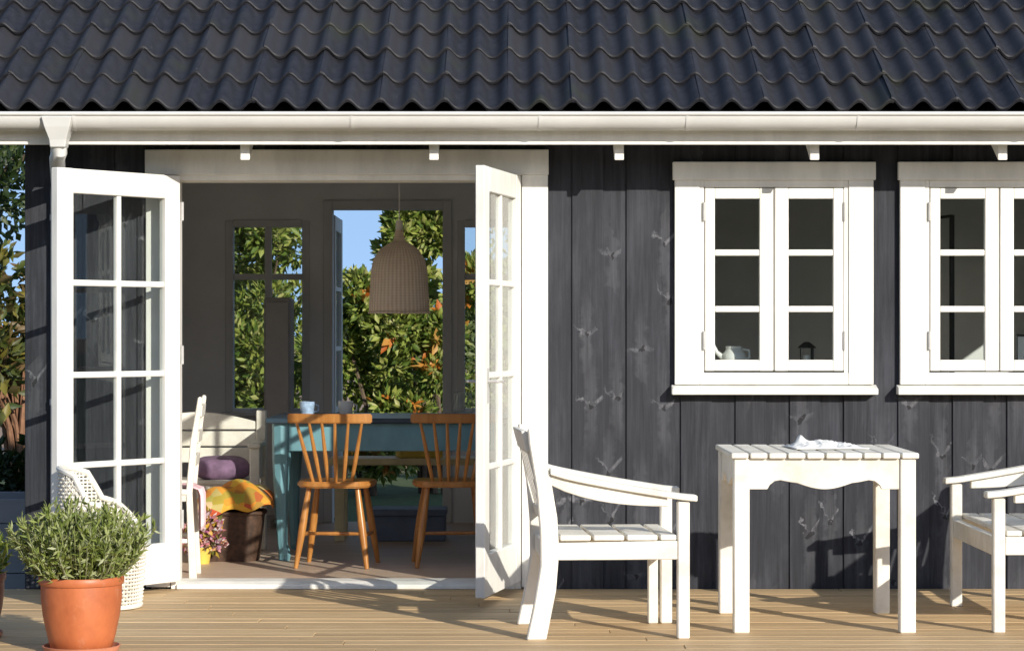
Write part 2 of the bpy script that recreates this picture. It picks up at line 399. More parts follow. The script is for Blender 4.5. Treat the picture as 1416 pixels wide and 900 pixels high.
# ------------------------------------------------------------------ house shell
house = empty('house'); tag(house, 'dark boarded timber house with white trim, glazed doors and a black tiled roof', 'house')
X0, X1, YB = -2.36, 4.2, 4.0
DOOR = (-1.672, 0.045, 0.0, 2.03)
W1 = (0.89, 1.68, 0.985, 2.0); W2 = (W1[0] + 1.103, W1[1] + 1.103, 0.985, 2.0)
def wall_with_holes(mb, x0, x1, z0, z1, y0, y1, holes):
    xs = sorted({x0, x1, *[h[0] for h in holes], *[h[1] for h in holes]}); xs = [x for x in xs if x0 <= x <= x1]
    for a, b in zip(xs[:-1], xs[1:]):
        if b - a < 1e-4: continue
        mid = (a + b) / 2; zz = [(z0, z1)]
        for h in holes:
            if h[0] < mid < h[1]:
                new = []
                for p, q in zz:
                    if h[2] > p: new.append((p, min(q, h[2])))
                    if h[3] < q: new.append((max(p, h[3]), q))
                zz = [(p, q) for p, q in new if q - p > 1e-4]
        for p, q in zz: mb.box(a, b, y0, y1, p, q)
front = wall_with_holes
mb = MB(); wall_with_holes(mb, X0, X1, -0.12, 2.36, 0.0, 0.14, [DOOR, W1, W2])
wallf = mb.build('front_wall', M['iwall'], house)
# vertical boards: wide ones proud, narrow ones set back; one object per board
PER, OW = 0.2665, 0.150
x = 0.296 - PER * 11; i = 0
holes = [(DOOR[0] - 0.10, DOOR[1] + 0.06, -1, 2.09), (W1[0] - 0.05, W1[1] + 0.05, 1.0, 2.04), (W2[0] - 0.05, W2[1] + 0.05, 1.0, 2.04)]
while x < X1:
    for (a, b, yy0, yy1) in ((x, x + OW, -0.044, -0.0225), (x + OW - 0.002, x + PER + 0.002, -0.034, -0.0005)):
        a = max(a, X0); b = min(b, X1)
        if b - a < 0.01: continue
        zb = random.uniform(-0.03, -0.01); inside = [h for h in holes if h[0] <= a and b <= h[1]]
        if inside:      # cut by an opening: a short board below and another above
            for z0, z1 in ((zb, inside[0][2]), (inside[0][3], 2.33)):
                if z1 - z0 > 0.02: MB().box(a, b, yy0, yy1, z0, z1).build('board', M['tar'], wallf, 0.002)
            continue
        mb = MB(); wall_with_holes(mb, a, b, zb, 2.33, yy0, yy1, holes)
        if mb.v: mb.build('board', M['tar'], wallf)
    x += PER; i += 1
MB().box(X0 - 0.024, X0 + 0.115, -0.068, -0.0445, 0.0, 2.33).build('corner_board', M['tar'], wallf, 0.003)
# other walls, floor, ceiling
BD = (-1.177, -0.455, 0.0, 2.06); BW1 = (-1.85, -1.357, 0.755, 1.965); BW2 = (-0.33, 0.16, 0.755, 1.965)
mb = MB(); wall_with_holes(mb, X0, X1, -0.12, 2.36, YB, YB + 0.12, [BD, BW1, BW2]); wallb = mb.build('back_wall', M['iwall'], house)
for xa, xb in ((X0, X0 + 0.14), (X1 - 0.14, X1)):
    if xa < 0: mb = MB().box(xa, xb, 0.1405, YB - 0.0005, -0.12, 2.36)
    else:
        mb = MB().box(xa, xb, 0.1405, 1.2, -0.12, 2.36).box(xa, xb, 2.8, YB - 0.0005, -0.12, 2.36).box(xa, xb, 1.2, 2.8, -0.12, 0.8).box(xa, xb, 1.2, 2.8, 2.0, 2.36)
    mb.build('side_wall', M['tar'], house)
for xa, xb in ((X0 + 0.002, X0 + 0.138), (X1 - 0.138, X1 - 0.002)):
    MB().prism([(-0.02, 2.361), (YB + 0.1, 2.361), (2.04, 3.42)], 'x', xa, xb).build('gable', M['tar'], house)
MB().box(X0 + 0.141, X0 + 0.15, 0.1405, YB - 0.001, 0.0, 2.299).build('interior_wall', M['iwall'], house)
MB().box(0.36, 0.45, 0.1405, YB - 0.001, 0.0, 2.299).build('partition_wall', M['iwall'], house)
xa, xb = X1 - 0.152, X1 - 0.141
MB().box(xa, xb, 0.1405, 1.2, 0, 2.299).box(xa, xb, 2.8, YB - 0.001, 0, 2.299).box(xa, xb, 1.2, 2.8, 0, 0.8).box(xa, xb, 1.2, 2.8, 2.0, 2.299).build('interior_wall', M['iwall'], house)
r = empty('added_side_window'); r.parent = house  # unseen window, added in the end wall to brighten the right-hand room
for ya, yb2, za, zb in ((1.2, 1.26, 0.8, 2.0), (2.74, 2.8, 0.8, 2.0), (1.2605, 2.7395, 0.8, 0.86), (1.2605, 2.7395, 1.94, 2.0), (1.97, 2.03, 0.8605, 1.9395)): MB().box(X1 - 0.09, X1 - 0.03, ya, yb2, za, zb).build('frame', M['white'], r, 0.003)
for ya, yb2 in ((1.26, 1.97), (2.03, 2.74)): MB().box(X1 - 0.062, X1 - 0.058, ya, yb2, 0.86, 1.94).build('pane', M['glass'], r)
MB().box(X0 + 0.15, X1 - 0.16, 0.1405, YB - 0.001, 2.30, 2.355).build('ceiling', M['ceiling'], house)
MB().box(X0 + 0.141, X1 - 0.141, 0.02, YB + 0.1, -0.10, 0.008).build('floor', M['ifloor'], house)

# ------------------------------------------------------------------ roof
PITCH = R(28.5); CP, SP = math.cos(PITCH), math.sin(PITCH)
EY, EZ = -0.525, 2.285          # eave line (batten plane)
RX0, RX1 = -2.72, 4.5
RL = 2.9
def rp(s, nrm): return (EY + s * CP - nrm * SP, EZ + s * SP + nrm * CP)
ry, rz = rp(RL, 0)
mb = MB().prism([rp(0.02, -0.012), rp(RL, -0.012), rp(RL, -0.055), rp(0.02, -0.055)], 'x', RX0 + 0.02, RX1 - 0.02)
yb = 2 * ry - EY
mb.prism([(ry, rz + 0.02), (yb, EZ + 0.02), (yb, EZ - 0.02), (ry, rz - 0.03)], 'x', RX0, RX1)
roof = mb.build('roof', M['underlay'], house)
TW, EXP = 0.30, 0.33
def tile_mesh():
    ns = 28; prof = []
    for k in range(ns + 1):
        xx = (TW + 0.012) * k / ns; ph = xx / (TW / 2)
        c = (1 + math.cos(2 * math.pi * ph)) / 2
        h = 0.050 * (c ** 1.25)
        if k <= 2: h += 0.0025
        prof.append((xx, h))
    mb = MB(); vs = []; fs = []
    st = [(0.0, 0.0235), (0.004, 0.031), (0.03, 0.033), (EXP + 0.05, 0.006)]      # rounded nose
    for s, base in st:
        for xx, h in prof: vs.append((xx, s, base + h))
    n = ns + 1
    for r in range(len(st) - 1):
        for k in range(ns): fs.append((r * n + k, r * n + k + 1, (r + 1) * n + k + 1, (r + 1) * n + k))
    off = len(vs)
    for xx, h in prof: vs.append((xx, 0.003, 0.010 + h))
    for xx, h in prof: vs.append((xx, EXP + 0.05, -0.007 + h))
    for k in range(ns):
        fs.append((off + k, off + k + 1, k + 1, k)); fs.append((off + n + k, off + n + k + 1, off + k + 1, off + k))
    for k in (0, ns):                             # closed side edges
        fs.append((off + k, k, 2 * n + k, 3 * n + k, off + n + k))
    mb.add(vs, fs); me = mb.mesh('tile', smooth=True); me.materials.append(M['tile']); return me
tme = tile_mesh(); ncol = int((RX1 - RX0) / TW); nrow = 9
for r in range(nrow):
    for c in range(ncol):
        yy, zz = rp(-0.01 + r * EXP * (RL / (nrow * EXP)), random.uniform(-0.004, 0.004))
        o = link('tile', tme, None, roof, (RX0 + c * TW + random.uniform(-0.002, 0.002), yy, zz))
        o.rotation_euler = (PITCH + random.uniform(-0.010, 0.010), random.uniform(-0.006, 0.006), random.uniform(-0.004, 0.004))
MB().tube([(RX0, ry, rz + 0.02), (RX1, ry, rz + 0.02)], 0.11, 14).build('ridge_cap', M['tile'], roof, smooth=True)
# verge boards
for xx in (RX0 - 0.028, RX1 - 0.1):
    MB().prism([rp(-0.03, -0.14), rp(RL, -0.14), rp(RL, 0.03), rp(-0.03, 0.03)], 'x', xx, xx + 0.026).build('bargeboard', M['white'], roof, 0.002)
# fascia, rafters
MB().box(RX0, RX1, -0.452, -0.428, 2.143, 2.262).build('fascia', M['white'], house, 0.003)
for u in (-2.18, -1.274, -0.373, 0.511, 1.443, 2.34, 3.25, 4.12):
    p = [(-0.37, 2.074), (-0.37, 2.20), (-0.05, 2.375), (-0.05, 2.235)]
    MB().prism(p, 'x', u - 0.0225, u + 0.0225).build('rafter', M['white'], house, 0.003)
MB().prism([(-0.425, 2.262), (-0.42, 2.275), (-0.03, 2.48), (-0.03, 2.46)], 'x', RX0 + 0.01, RX1 - 0.11).build('soffit', M['tar'], house)
# gutter
GY, GZ, GR = -0.532, 2.272, 0.070
prof = []
for k in range(15):
    a = math.pi * k / 14; prof.append((GY - GR * math.cos(a), GZ - GR * math.sin(a)))
inner = [(GY - (GR - 0.004) * math.cos(math.pi * k / 14), GZ - (GR - 0.004) * math.sin(math.pi * k / 14)) for k in range(14, -1, -1)]
mb = MB().prism(prof + inner, 'x', RX0, RX1)
gut = mb.build('gutter', M['gutter'], house, smooth=True)
MB().tube([(RX0, GY - GR, GZ + 0.004), (RX1, GY - GR, GZ + 0.004)], 0.010, 10).build('rim', M['gutter'], gut, smooth=True)
for u in (-2.05, -0.75, 0.13, 0.82, 1.62, 2.45, 3.3):
    pts = [(GY - (GR + 0.003) * math.cos(math.pi * k / 12), GZ - (GR + 0.003) * math.sin(math.pi * k / 12)) for k in range(13)]
    pin = [(GY - (GR + 0.0006) * math.cos(math.pi * k / 12), GZ - (GR + 0.0006) * math.sin(math.pi * k / 12)) for k in range(12, -1, -1)]
    MB().prism(pts + pin, 'x', u - 0.006, u + 0.006).build('bracket', M['gutter'], gut, smooth=True)
# downpipe: hopper under the gutter, swan neck back to the wall, straight run down
dp = empty('downpipe'); dp.parent = house
mb = MB(); hx, hy = -2.128, -0.545
ring = []
for (w_, d_, z_) in ((0.072, 0.074, 2.262), (0.060, 0.065, 2.215), (0.040, 0.045, 2.155), (0.036, 0.040, 2.12)):
    ring.append([(hx + sx * w_, hy + sy * d_, z_) for sx, sy in ((-1, -1), (1, -1), (1, 1), (-1, 1))])
vs = [p for r_ in ring for p in r_]; fs = []
for r_ in range(3):
    for k in range(4): fs.append((r_ * 4 + k, r_ * 4 + (k + 1) % 4, (r_ + 1) * 4 + (k + 1) % 4, (r_ + 1) * 4 + k))
fs += [(0, 1, 2, 3), (15, 14, 13, 12)]
mb.add(vs, fs).build('hopper', M['gutter'], dp, 0.004)
MB().tube([(hx, hy, 2.15), (hx, hy + 0.01, 2.10), (hx - 0.02, hy + 0.06, 2.075), (-2.205, -0.14, 1.97), (-2.215, -0.10, 1.94), (-2.215, -0.098, 1.88), (-2.215, -0.098, 0.06)], 0.037, 16).build('pipe', M['gutter'], dp, smooth=True)
for z in (1.8, 0.9):
    MB().tube([(-2.215, -0.098, z), (-2.215, -0.098, z + 0.03)], 0.041, 16).build('pipe_clip', M['gutter'], dp)

# ------------------------------------------------------------------ french doors
dfr = empty('door_frame'); dfr.parent = house
MB().box(-1.792, -1.674, -0.070, -0.0445, 0.01, 2.024).build('casing', M['white'], dfr, 0.003)
MB().box(0.047, 0.176, -0.070, -0.0445, 0.01, 2.024).build('casing', M['white'], dfr, 0.003)
MB().box(-1.795, 0.179, -0.082, -0.0445, 2.0245, 2.148).build('head_casing', M['white'], dfr, 0.003)
MB().box(-1.670, -1.642, -0.060, 0.139, 0.0, 2.028).build('jamb', M['white'], dfr, 0.002)
MB().box(0.014, 0.044, -0.060, 0.139, 0.0, 2.028).build('jamb', M['white'], dfr, 0.002)
MB().box(-1.6415, 0.0135, -0.058, 0.139, 1.998, 2.028).build('head', M['white'], dfr, 0.002)
MB().prism([(-0.075, 0.0), (-0.075, 0.022), (-0.02, 0.034), (0.13, 0.034), (0.13, 0.0085), (0.015, 0.0085), (0.015, 0.0)], 'y' if False else 'x', -1.6415, 0.0135).build('threshold', M['white'], dfr, 0.003)
def door_leaf(hinge, direction, side):
    """leaf in local coords: hinge at x=0, free edge at +x, interior/exterior faces at +-y; side = sign of the face with the handle"""
    L, T = 0.79, 0.045
    r = empty('door_leaf', hinge, math.atan2(direction[1], direction[0])); r.parent = house
    z0, z1 = 0.040, 2.018; ST, BR, TR, MU = 0.100, 0.195, 0.115, 0.028
    h = T / 2
    MB().box(0, ST, -h, h, z0, z1).build('stile', M['white'], r, 0.004)
    MB().box(L - ST, L, -h, h, z0, z1).build('stile', M['white'], r, 0.004)
    MB().box(ST, L - ST, -h + 0.001, h - 0.001, z1 - TR, z1 - 0.001).build('top_rail', M['white'], r, 0.003)
    MB().box(ST, L - ST, -h + 0.001, h - 0.001, z0 + 0.001, z0 + BR).build('bottom_rail', M['white'], r, 0.003)
    MB().box(L / 2 - MU / 2, L / 2 + MU / 2, -0.015, 0.015, z0 + BR, z1 - TR).build('muntin', M['white'], r, 0.004)
    zz = [1.486, 1.056, 0.634]
    for z in zz: MB().box(ST, L - ST, -0.014, 0.014, z - MU / 2, z + MU / 2).build('muntin', M['white'], r, 0.004)
    lev = [z1 - TR] + zz + [z0 + BR]
    for a, b in zip(lev[:-1], lev[1:]):
        for xa, xb in ((ST, L / 2 - MU / 2), (L / 2 + MU / 2, L - ST)):
            MB().box(xa - 0.002, xb + 0.002, -0.002, 0.002, b - 0.004, a + 0.004).build('pane', M['glass'], r)
    for z in (0.30, 1.10, 1.80):
        MB().tube([(-0.008, side * (h + 0.004), z), (-0.008, side * (h + 0.004), z + 0.09)], 0.008, 8).build('hinge', M['steel'], r, smooth=True)
    for sd in ((-1, 1) if side < 0 else ()):
        mb = MB().box(L - 0.066, L - 0.038, sd * (h + 0.002) - 0.002, sd * (h + 0.002) + 0.002, 0.93, 1.09)
        mb.tube([(L - 0.052, sd * h, 1.03), (L - 0.052, sd * (h + 0.045), 1.03), (L - 0.06, sd * (h + 0.052), 1.03), (L - 0.16, sd * (h + 0.05), 1.027)], 0.007, 8)
        mb.build('handle', M['white'] if side > 0 else M['steel'], r, smooth=True)
    return r
dl = Vector((-0.611, -0.791, 0)); left_leaf = door_leaf((-1.636, -0.085, 0), dl, 1)
dr = Vector((-0.213, -0.977, 0)); right_leaf = door_leaf((0.022, -0.085, 0), dr, -1)

# ------------------------------------------------------------------ windows
def make_window(x0):
    """x0 = outer left of the side casing"""
    r = empty('window', (x0, 0, 0)); r.parent = house
    W = 0.985; F = -0.0445
    MB().box(-0.004, W + 0.004, F - 0.038, F, 1.999, 2.088).build('head_casing', M['white'], r, 0.003)
    MB().box(0.006, 0.128, F - 0.026, F, 1.0, 1.9985).build('casing', M['white'], r, 0.003)
    MB().box(W - 0.128, W - 0.006, F - 0.026, F, 1.0, 1.9985).build('casing', M['white'], r, 0.003)
    MB().box(0.1285, W - 0.1285, F - 0.024, F, 1.0, 1.058).build('apron', M['white'], r, 0.003)
    MB().prism([(F, 0.951), (F - 0.075, 0.951), (F - 0.075, 0.980), (F, 0.999)], 'x', -0.01, W + 0.01).build('sill', M['white'], r, 0.003)
    MB().box(0.1285, 0.15, F - 0.018, 0.13, 1.0585, 1.9985).build('frame', M['white'], r, 0.002)
    MB().box(W - 0.15, W - 0.1285, F - 0.018, 0.13, 1.0585, 1.9985).build('frame', M['white'], r, 0.002)
    MB().box(0.1505, W - 0.1505, F - 0.018, 0.13, 1.965, 1.9985).build('frame', M['white'], r, 0.002)
    MB().box(0.10, W - 0.10, 0.02, 0.30, 1.060, 1.0855).build('inner_sill', M['white'], r, 0.003)
    xm = W / 2
    for s, (a, b) in enumerate(((0.153, xm - 0.003), (xm + 0.003, W - 0.153))):
        y0, y1 = F - 0.022, F + 0.020; z0, z1 = 1.066, 1.960
        pl, pr = (a + 0.050, b - 0.068) if s == 0 else (a + 0.068, b - 0.050)
        mb = MB().box(a, pl, y0, y1, z0, z1).box(pr, b, y0, y1, z0, z1)
        mb.build('sash', M['white'], r, 0.004)
        MB().box(pl, pr, y0 + 0.001, y1 - 0.001, z1 - 0.052, z1 - 0.001).build('sash_rail', M['white'], r, 0.003)
        MB().box(pl, pr, y0 + 0.001, y1 - 0.001, z0 + 0.001, z0 + 0.054).build('sash_rail', M['white'], r, 0.003)
        zc = [1.120, 1.3685, 1.6445, 1.908]; zb = [1.3685, 1.6445]
        for z in zb: MB().box(pl, pr, y0 + 0.004, y1 - 0.006, z - 0.015, z + 0.015).build('muntin', M['white'], r, 0.004)
        for z0_, z1_ in ((1.12, 1.3535), (1.3835, 1.6295), (1.6595, 1.908)):
            MB().box(pl - 0.003, pr + 0.003, y0 + 0.012, y0 + 0.016, z0_ - 0.003, z1_ + 0.003).build('pane', M['glass'], r)
        hx_ = a - 0.004 if s == 0 else b + 0.004
        for z in (1.17, 1.80):
            MB().tube([(hx_, y0 - 0.004, z), (hx_, y0 - 0.004, z + 0.09)], 0.0065, 8).build('hinge', M['steel'], r, smooth=True)
    return r
make_window(0.790); make_window(1.893)
# back openings
for (a, b, z0, z1) in (BW1, BW2):
    r = empty('rear_window'); r.parent = house
    y0, y1 = YB - 0.012, YB + 0.09
    for q in ((a - 0.03, a + 0.02), (b - 0.02, b + 0.03)): MB().box(q[0], q[1], y0, y1, z0 - 0.02, z1 + 0.02).build('frame', M['iframe'], r, 0.003)
    MB().box(a + 0.0205, b - 0.0205, y0, y1, z1 - 0.02, z1 + 0.03).build('frame', M['iframe'], r, 0.003)
    MB().box(a - 0.05, b + 0.05, y0 - 0.08, y1, z0 - 0.045, z0 - 0.0205).build('sill', M['iframe'], r, 0.003)
    xm = (a + b) / 2
    MB().box(xm - 0.022, xm + 0.022, YB + 0.03, YB + 0.07, z0 - 0.02, z1 - 0.02).build('mullion', M['iframe'], r, 0.002)
    MB().box(a + 0.0205, b - 0.0205, YB + 0.032, YB + 0.068, z1 - 0.365, z1 - 0.325).build('muntin', M['iframe'], r, 0.002)
    for xa, xb in ((a + 0.02, xm - 0.022), (xm + 0.022, b - 0.02)):
        for za, zb in ((z0 - 0.02, z1 - 0.365), (z1 - 0.325, z1 - 0.02)):
            MB().box(xa, xb, YB + 0.048, YB + 0.052, za, zb).build('pane', M['glass'], r)
r = empty('rear_door_frame'); r.parent = house
for q in ((BD[0] - 0.06, BD[0] - 0.0005), (BD[1] + 0.0005, BD[1] + 0.06)): MB().box(q[0], q[1], YB - 0.018, YB - 0.0005, 0.01, BD[3] + 0.06).build('casing', M['iframe'], r, 0.003)
MB().box(BD[0], BD[1], YB - 0.018, YB - 0.0005, BD[3] + 0.0005, BD[3] + 0.06).build('head_casing', M['iframe'], r, 0.003)
r = empty('rear_door_leaf', (BD[0] - 0.012, YB + 0.13, 0), R(90)); r.parent = house
L = 0.70
MB().box(0, 0.09, -0.02, 0.02, 0.03, 2.03).build('stile', M['white'], r, 0.003); MB().box(L - 0.09, L, -0.02, 0.02, 0.03, 2.03).build('stile', M['white'], r, 0.003)
for za, zb in ((0.03, 0.3), (1.93, 2.03), (0.72, 0.75), (1.13, 1.16), (1.53, 1.56)): MB().box(0.09, L - 0.09, -0.018, 0.018, za, zb).build('rail', M['white'], r, 0.003)
MB().box(0.088, L - 0.088, -0.002, 0.002, 0.3, 1.93).build('pane', M['glass'], r)

# ------------------------------------------------------------------ garden furniture
def garden_seat(name, loc, rz, W, nslat, label, cat, mid_leg=None, depth=0.60):
    """faces +x in local space; near side at y=0, far side at y=W; origin below the near back leg"""
    r = empty(name, loc, rz); mt = M['white_furniture']; D = depth; T = 0.046
    tag(r, label, cat)
    def arm_z(x): return 0.700 - 0.112 * min(1, max(0, (x - 0.05) / (D - 0.02))) ** 0.8
    for y in (0, W - T):
        back = [(-0.045, 0.0), (0.035, 0.0), (0.075, 0.20), (0.088, 0.36), (0.080, 0.50), (0.055, 0.65), (0.000, 0.86), (-0.040, 0.86), (-0.035, 0.80), (-0.005, 0.62), (0.010, 0.45), (0.012, 0.30), (-0.015, 0.14)]
        MB().prism(back, 'y', y, y + T).build('leg', mt, r, 0.005)
        MB().prism([(D - 0.025, 0.0), (D + 0.025, 0.0), (D + 0.025, 0.5615), (D - 0.025, 0.5615)], 'y', y, y + T).build('leg', mt, r, 0.005)
        MB().prism([(0.085, 0.325), (D - 0.026, 0.325), (D - 0.026, 0.402), (0.085, 0.395)], 'y', y + 0.004, y + T - 0.004).build('side_rail', mt, r, 0.003)
        xs = [0.05 + (D + 0.055 - 0.05) * k / 10 for k in range(11)]
        up = [(x_, arm_z(x_)) for x_ in xs]; lo = [(x_, arm_z(x_) - 0.030 - 0.045 * math.sin(math.pi * min(1, (x_ - 0.05) / (D - 0.05)) ) ** 1.0 * (1 if x_ < D else 0)) for x_ in reversed(xs)]
        # wide flat arm board with a curved rail below it
        MB().prism(up + [(p[0], p[1] - 0.026) for p in reversed(up)], 'y', y - 0.014, y + T + 0.014).build('arm_rest', mt, r, 0.004)
        rail = [(x_, arm_z(x_) - 0.0265) for x_ in xs if x_ < D - 0.02]
        if not rail: continue
        MB().prism(rail + [(x_, z_ - 0.026 - 0.034 * math.sin(math.pi * min(1.0, (x_ - 0.0) / D) ** 0.8)) for x_, z_ in reversed(rail)], 'y', y + 0.006, y + T - 0.006).build('arm_rail', mt, r, 0.003)
    if mid_leg: MB().box(D - 0.078, D - 0.036, W - T + 0.002, W - 0.002, 0.0, 0.3245).build('leg', mt, r, 0.004)
    MB().box(D - 0.018, D + 0.016, T + 0.0005, W - T - 0.0005, 0.318, 0.398).build('front_rail', mt, r, 0.003)
    MB().box(0.03, 0.065, T + 0.0005, W - T - 0.0005, 0.318, 0.39).build('back_rail', mt, r, 0.003)
    pitch = (D + 0.04 - 0.09) / nslat
    for k in range(nslat):
        xa = 0.092 + pitch * k; xb = xa + pitch - 0.012
        if k == nslat - 1: xb = D - 0.03
        MB().box(xa, xb, 0.004, W - 0.004, 0.4035, 0.426).build('seat_slat', mt, r, 0.004)
    # back: top rail, bottom rail, upright slats
    def bx(z): return 0.035 - 0.24 * (z - 0.5) if z > 0.5 else 0.045
    MB().prism([(bx(0.86) + 0.008, 0.765), (bx(0.86) + 0.034, 0.765), (bx(0.86) + 0.012, 0.85), (bx(0.86) - 0.014, 0.85)], 'y', T + 0.0005, W - T - 0.0005).build('top_rail', mt, r, 0.003)
    MB().prism([(0.030, 0.475), (0.056, 0.475), (0.046, 0.525), (0.020, 0.525)], 'y', T + 0.0005, W - T - 0.0005).build('bottom_rail', mt, r, 0.003)
    ns = max(5, int(W / 0.1)); g_ = (W - 2 * T) / ns
    for k in range(ns):
        yc = T + g_ * (k + 0.5)
        MB().prism([(0.027, 0.5255), (0.041, 0.5255), (bx(0.86) + 0.027, 0.7645), (bx(0.86) + 0.013, 0.7645)], 'y', yc - 0.024, yc + 0.024).build('back_slat', mt, r, 0.002)
    return r
chair_rz = R(4.0)
garden_seat('garden_armchair', (0.105, -2.055, 0), chair_rz, 0.58, 4, 'white slatted garden armchair seen from its side, between the open door and the white table', 'chair', mid_leg=True)
# the right-hand seat faces the table: rotate by 180 degrees
garden_seat('garden_bench', (2.035 + 0.60, -0.80, 0), math.pi, 1.02, 4, 'white slatted garden seat facing the table, standing below the second window', 'bench')

tb = empty('garden_table', (1.305, -1.445, 0)); tag(tb, 'square white garden table with slatted top and scalloped apron', 'table')
mt = M['white_furniture']; HW, HD = 0.38, 0.385; LT = 0.066
for sx in (-1, 1):
    for sy in (-1, 1):
        xa, xb = sorted((sx * HW, sx * (HW - LT))); ya, yb_ = sorted((sy * HD, sy * (HD - LT)))
        MB().box(xa, xb, ya, yb_, 0, 0.728).build('leg', mt, tb, 0.005)
def scallop(half):
    pts = [(-half, 0.7275), (-half, 0.600), (-half + 0.075, 0.600), (-half + 0.085, 0.618), (-half + 0.105, 0.634), (-half + 0.13, 0.638), (-half + 0.17, 0.630)]
    for k in range(9):
        t_ = k / 8; xx = (-half + 0.20) * (1 - t_) * 1.0; pts.append((xx, 0.626 - 0.026 * math.sin(t_ * math.pi / 2)))
    mir = [(-p[0], p[1]) for p in reversed(pts[:-1])]
    return pts + mir
for sy in (-1, 1):
    a, b = sorted((sy * (HD - 0.010), sy * (HD - 0.034)))
    MB().prism(scallop(HW - LT), 'y', a, b).build('apron', mt, tb, 0.002)
for sx in (-1, 1):
    a, b = sorted((sx * (HW - 0.010), sx * (HW - 0.034)))
    MB().prism([(p[0], p[1]) for p in scallop(HD - LT)], 'x', a, b).build('apron', mt, tb, 0.002)
sw = (2 * HW + 0.03) / 10
for k in range(10):
    xa = -HW - 0.015 + k * sw
    MB().box(xa + 0.004, xa + sw - 0.004, -HD - 0.012, HD + 0.012, 0.7285, 0.752).build('slat', mt, tb, 0.004)
def crumple(name, w_, d_, n, hfun, mat, thick=0.0):
    mb = MB(); vs = []; fs = []
    for j in range(n + 1):
        for i_ in range(n + 1):
            a, b = i_ / n, j / n
            vs.append(((a - 0.5) * w_, (b - 0.5) * d_, hfun(a, b)))
    for j in range(n):
        for i_ in range(n):
            q = j * (n + 1) + i_; fs.append((q, q + 1, q + n + 2, q + n + 1))
    mb.add(vs, fs); o = mb.build(name, mat, smooth=True)
    sm = o.modifiers.new('thickness', 'SOLIDIFY'); sm.thickness = 0.003; sm.offset = 1
    return o
from mathutils import noise as mnoise
def hcloth(a, b):
    e = math.exp
    peak = 0.040 * e(-((a - 0.17) / 0.06) ** 2 - ((b - 0.55 - 0.5 * (a - 0.15)) / 0.14) ** 2)
    body = 0.020 * e(-((a - 0.45) / 0.30) ** 2 - ((b - 0.5) / 0.28) ** 2)
    rdg = 1 - abs(mnoise.noise(Vector((a * 6.0, b * 5.0, 3.7)))) * 2.2
    rdg2 = 1 - abs(mnoise.noise(Vector((a * 13.0 + 4, b * 11.0, 1.1)))) * 2.2
    edge = min(1, 6 * min(a, 1 - a, b, 1 - b))
    return 0.002 + max(0, peak + body * (0.5 + 0.5 * rdg) + (0.010 * max(0, rdg) + 0.005 * max(0, rdg2)) * edge)
o = crumple('crumpled_cloth', 0.32, 0.30, 60, hcloth, M['cloth']); o.location = (1.36, -1.40, 0.7525); o.rotation_euler[2] = 0.1
tag(o, 'crumpled white cloth lying on the slatted garden table', 'cloth')

# ------------------------------------------------------------------ foliage
def leaves(n, centre_fn, size, aspect=0.45, up=0.3, fold=0.25, droop=0.0):
    """centre_fn(n) -> (n,3) centres and (n,3) outward directions; returns verts/faces arrays of folded diamond leaves"""
    c, d = centre_fn(n)
    d = d + rng.normal(0, 0.55, d.shape); d[:, 2] += up; d /= np.linalg.norm(d, axis=1)[:, None] + 1e-9
    r_ = rng.normal(0, 1, d.shape); s_ = np.cross(d, r_); s_ /= np.linalg.norm(s_, axis=1)[:, None] + 1e-9
    nn = np.cross(s_, d)
    L = size * rng.uniform(0.6, 1.35, (n, 1)); Wd = L * aspect
    base = c; tip = c + d * L - nn * L * 0.12; mid = c + d * L * 0.5 + nn * L * 0.05
    l = c + d * L * 0.45 + s_ * Wd * 0.5 - nn * Wd * fold; rr = c + d * L * 0.45 - s_ * Wd * 0.5 - nn * Wd * fold
    V = np.stack([base, l, tip, rr, mid], 1).reshape(-1, 3)
    k = np.arange(n)[:, None] * 5
    F = np.concatenate([k + np.array([[0, 4, 1]]), k + np.array([[1, 4, 2]]), k + np.array([[2, 4, 3]]), k + np.array([[3, 4, 0]])], 0)
    return V, F
def leaf_obj(name, V, F, mat, parent):
    me = bpy.data.meshes.new(name); me.vertices.add(len(V)); me.vertices.foreach_set('co', V.astype(np.float32).ravel())
    me.loops.add(F.size); me.loops.foreach_set('vertex_index', F.astype(np.int32).ravel())
    me.polygons.add(len(F)); me.polygons.foreach_set('loop_start', np.arange(0, F.size, 3, dtype=np.int32)); me.polygons.foreach_set('loop_total', np.full(len(F), 3, np.int32))
    me.update(calc_edges=True); me.validate()
    o = link(name, me, mat, parent); return o
def clumps(centres, radii, fill=0.55):
    C = np.array(centres); Rr = np.array(radii)
    wts = Rr ** 2 / (Rr ** 2).sum()
    def fn(n):
        i_ = rng.choice(len(C), n, p=wts)
        d = rng.normal(0, 1, (n, 3)); d /= np.linalg.norm(d, axis=1)[:, None]
        rad = Rr[i_] * (fill + (1 - fill) * rng.uniform(0, 1, n) ** 0.5)
        return C[i_] + d * rad[:, None], d.copy()
    return fn
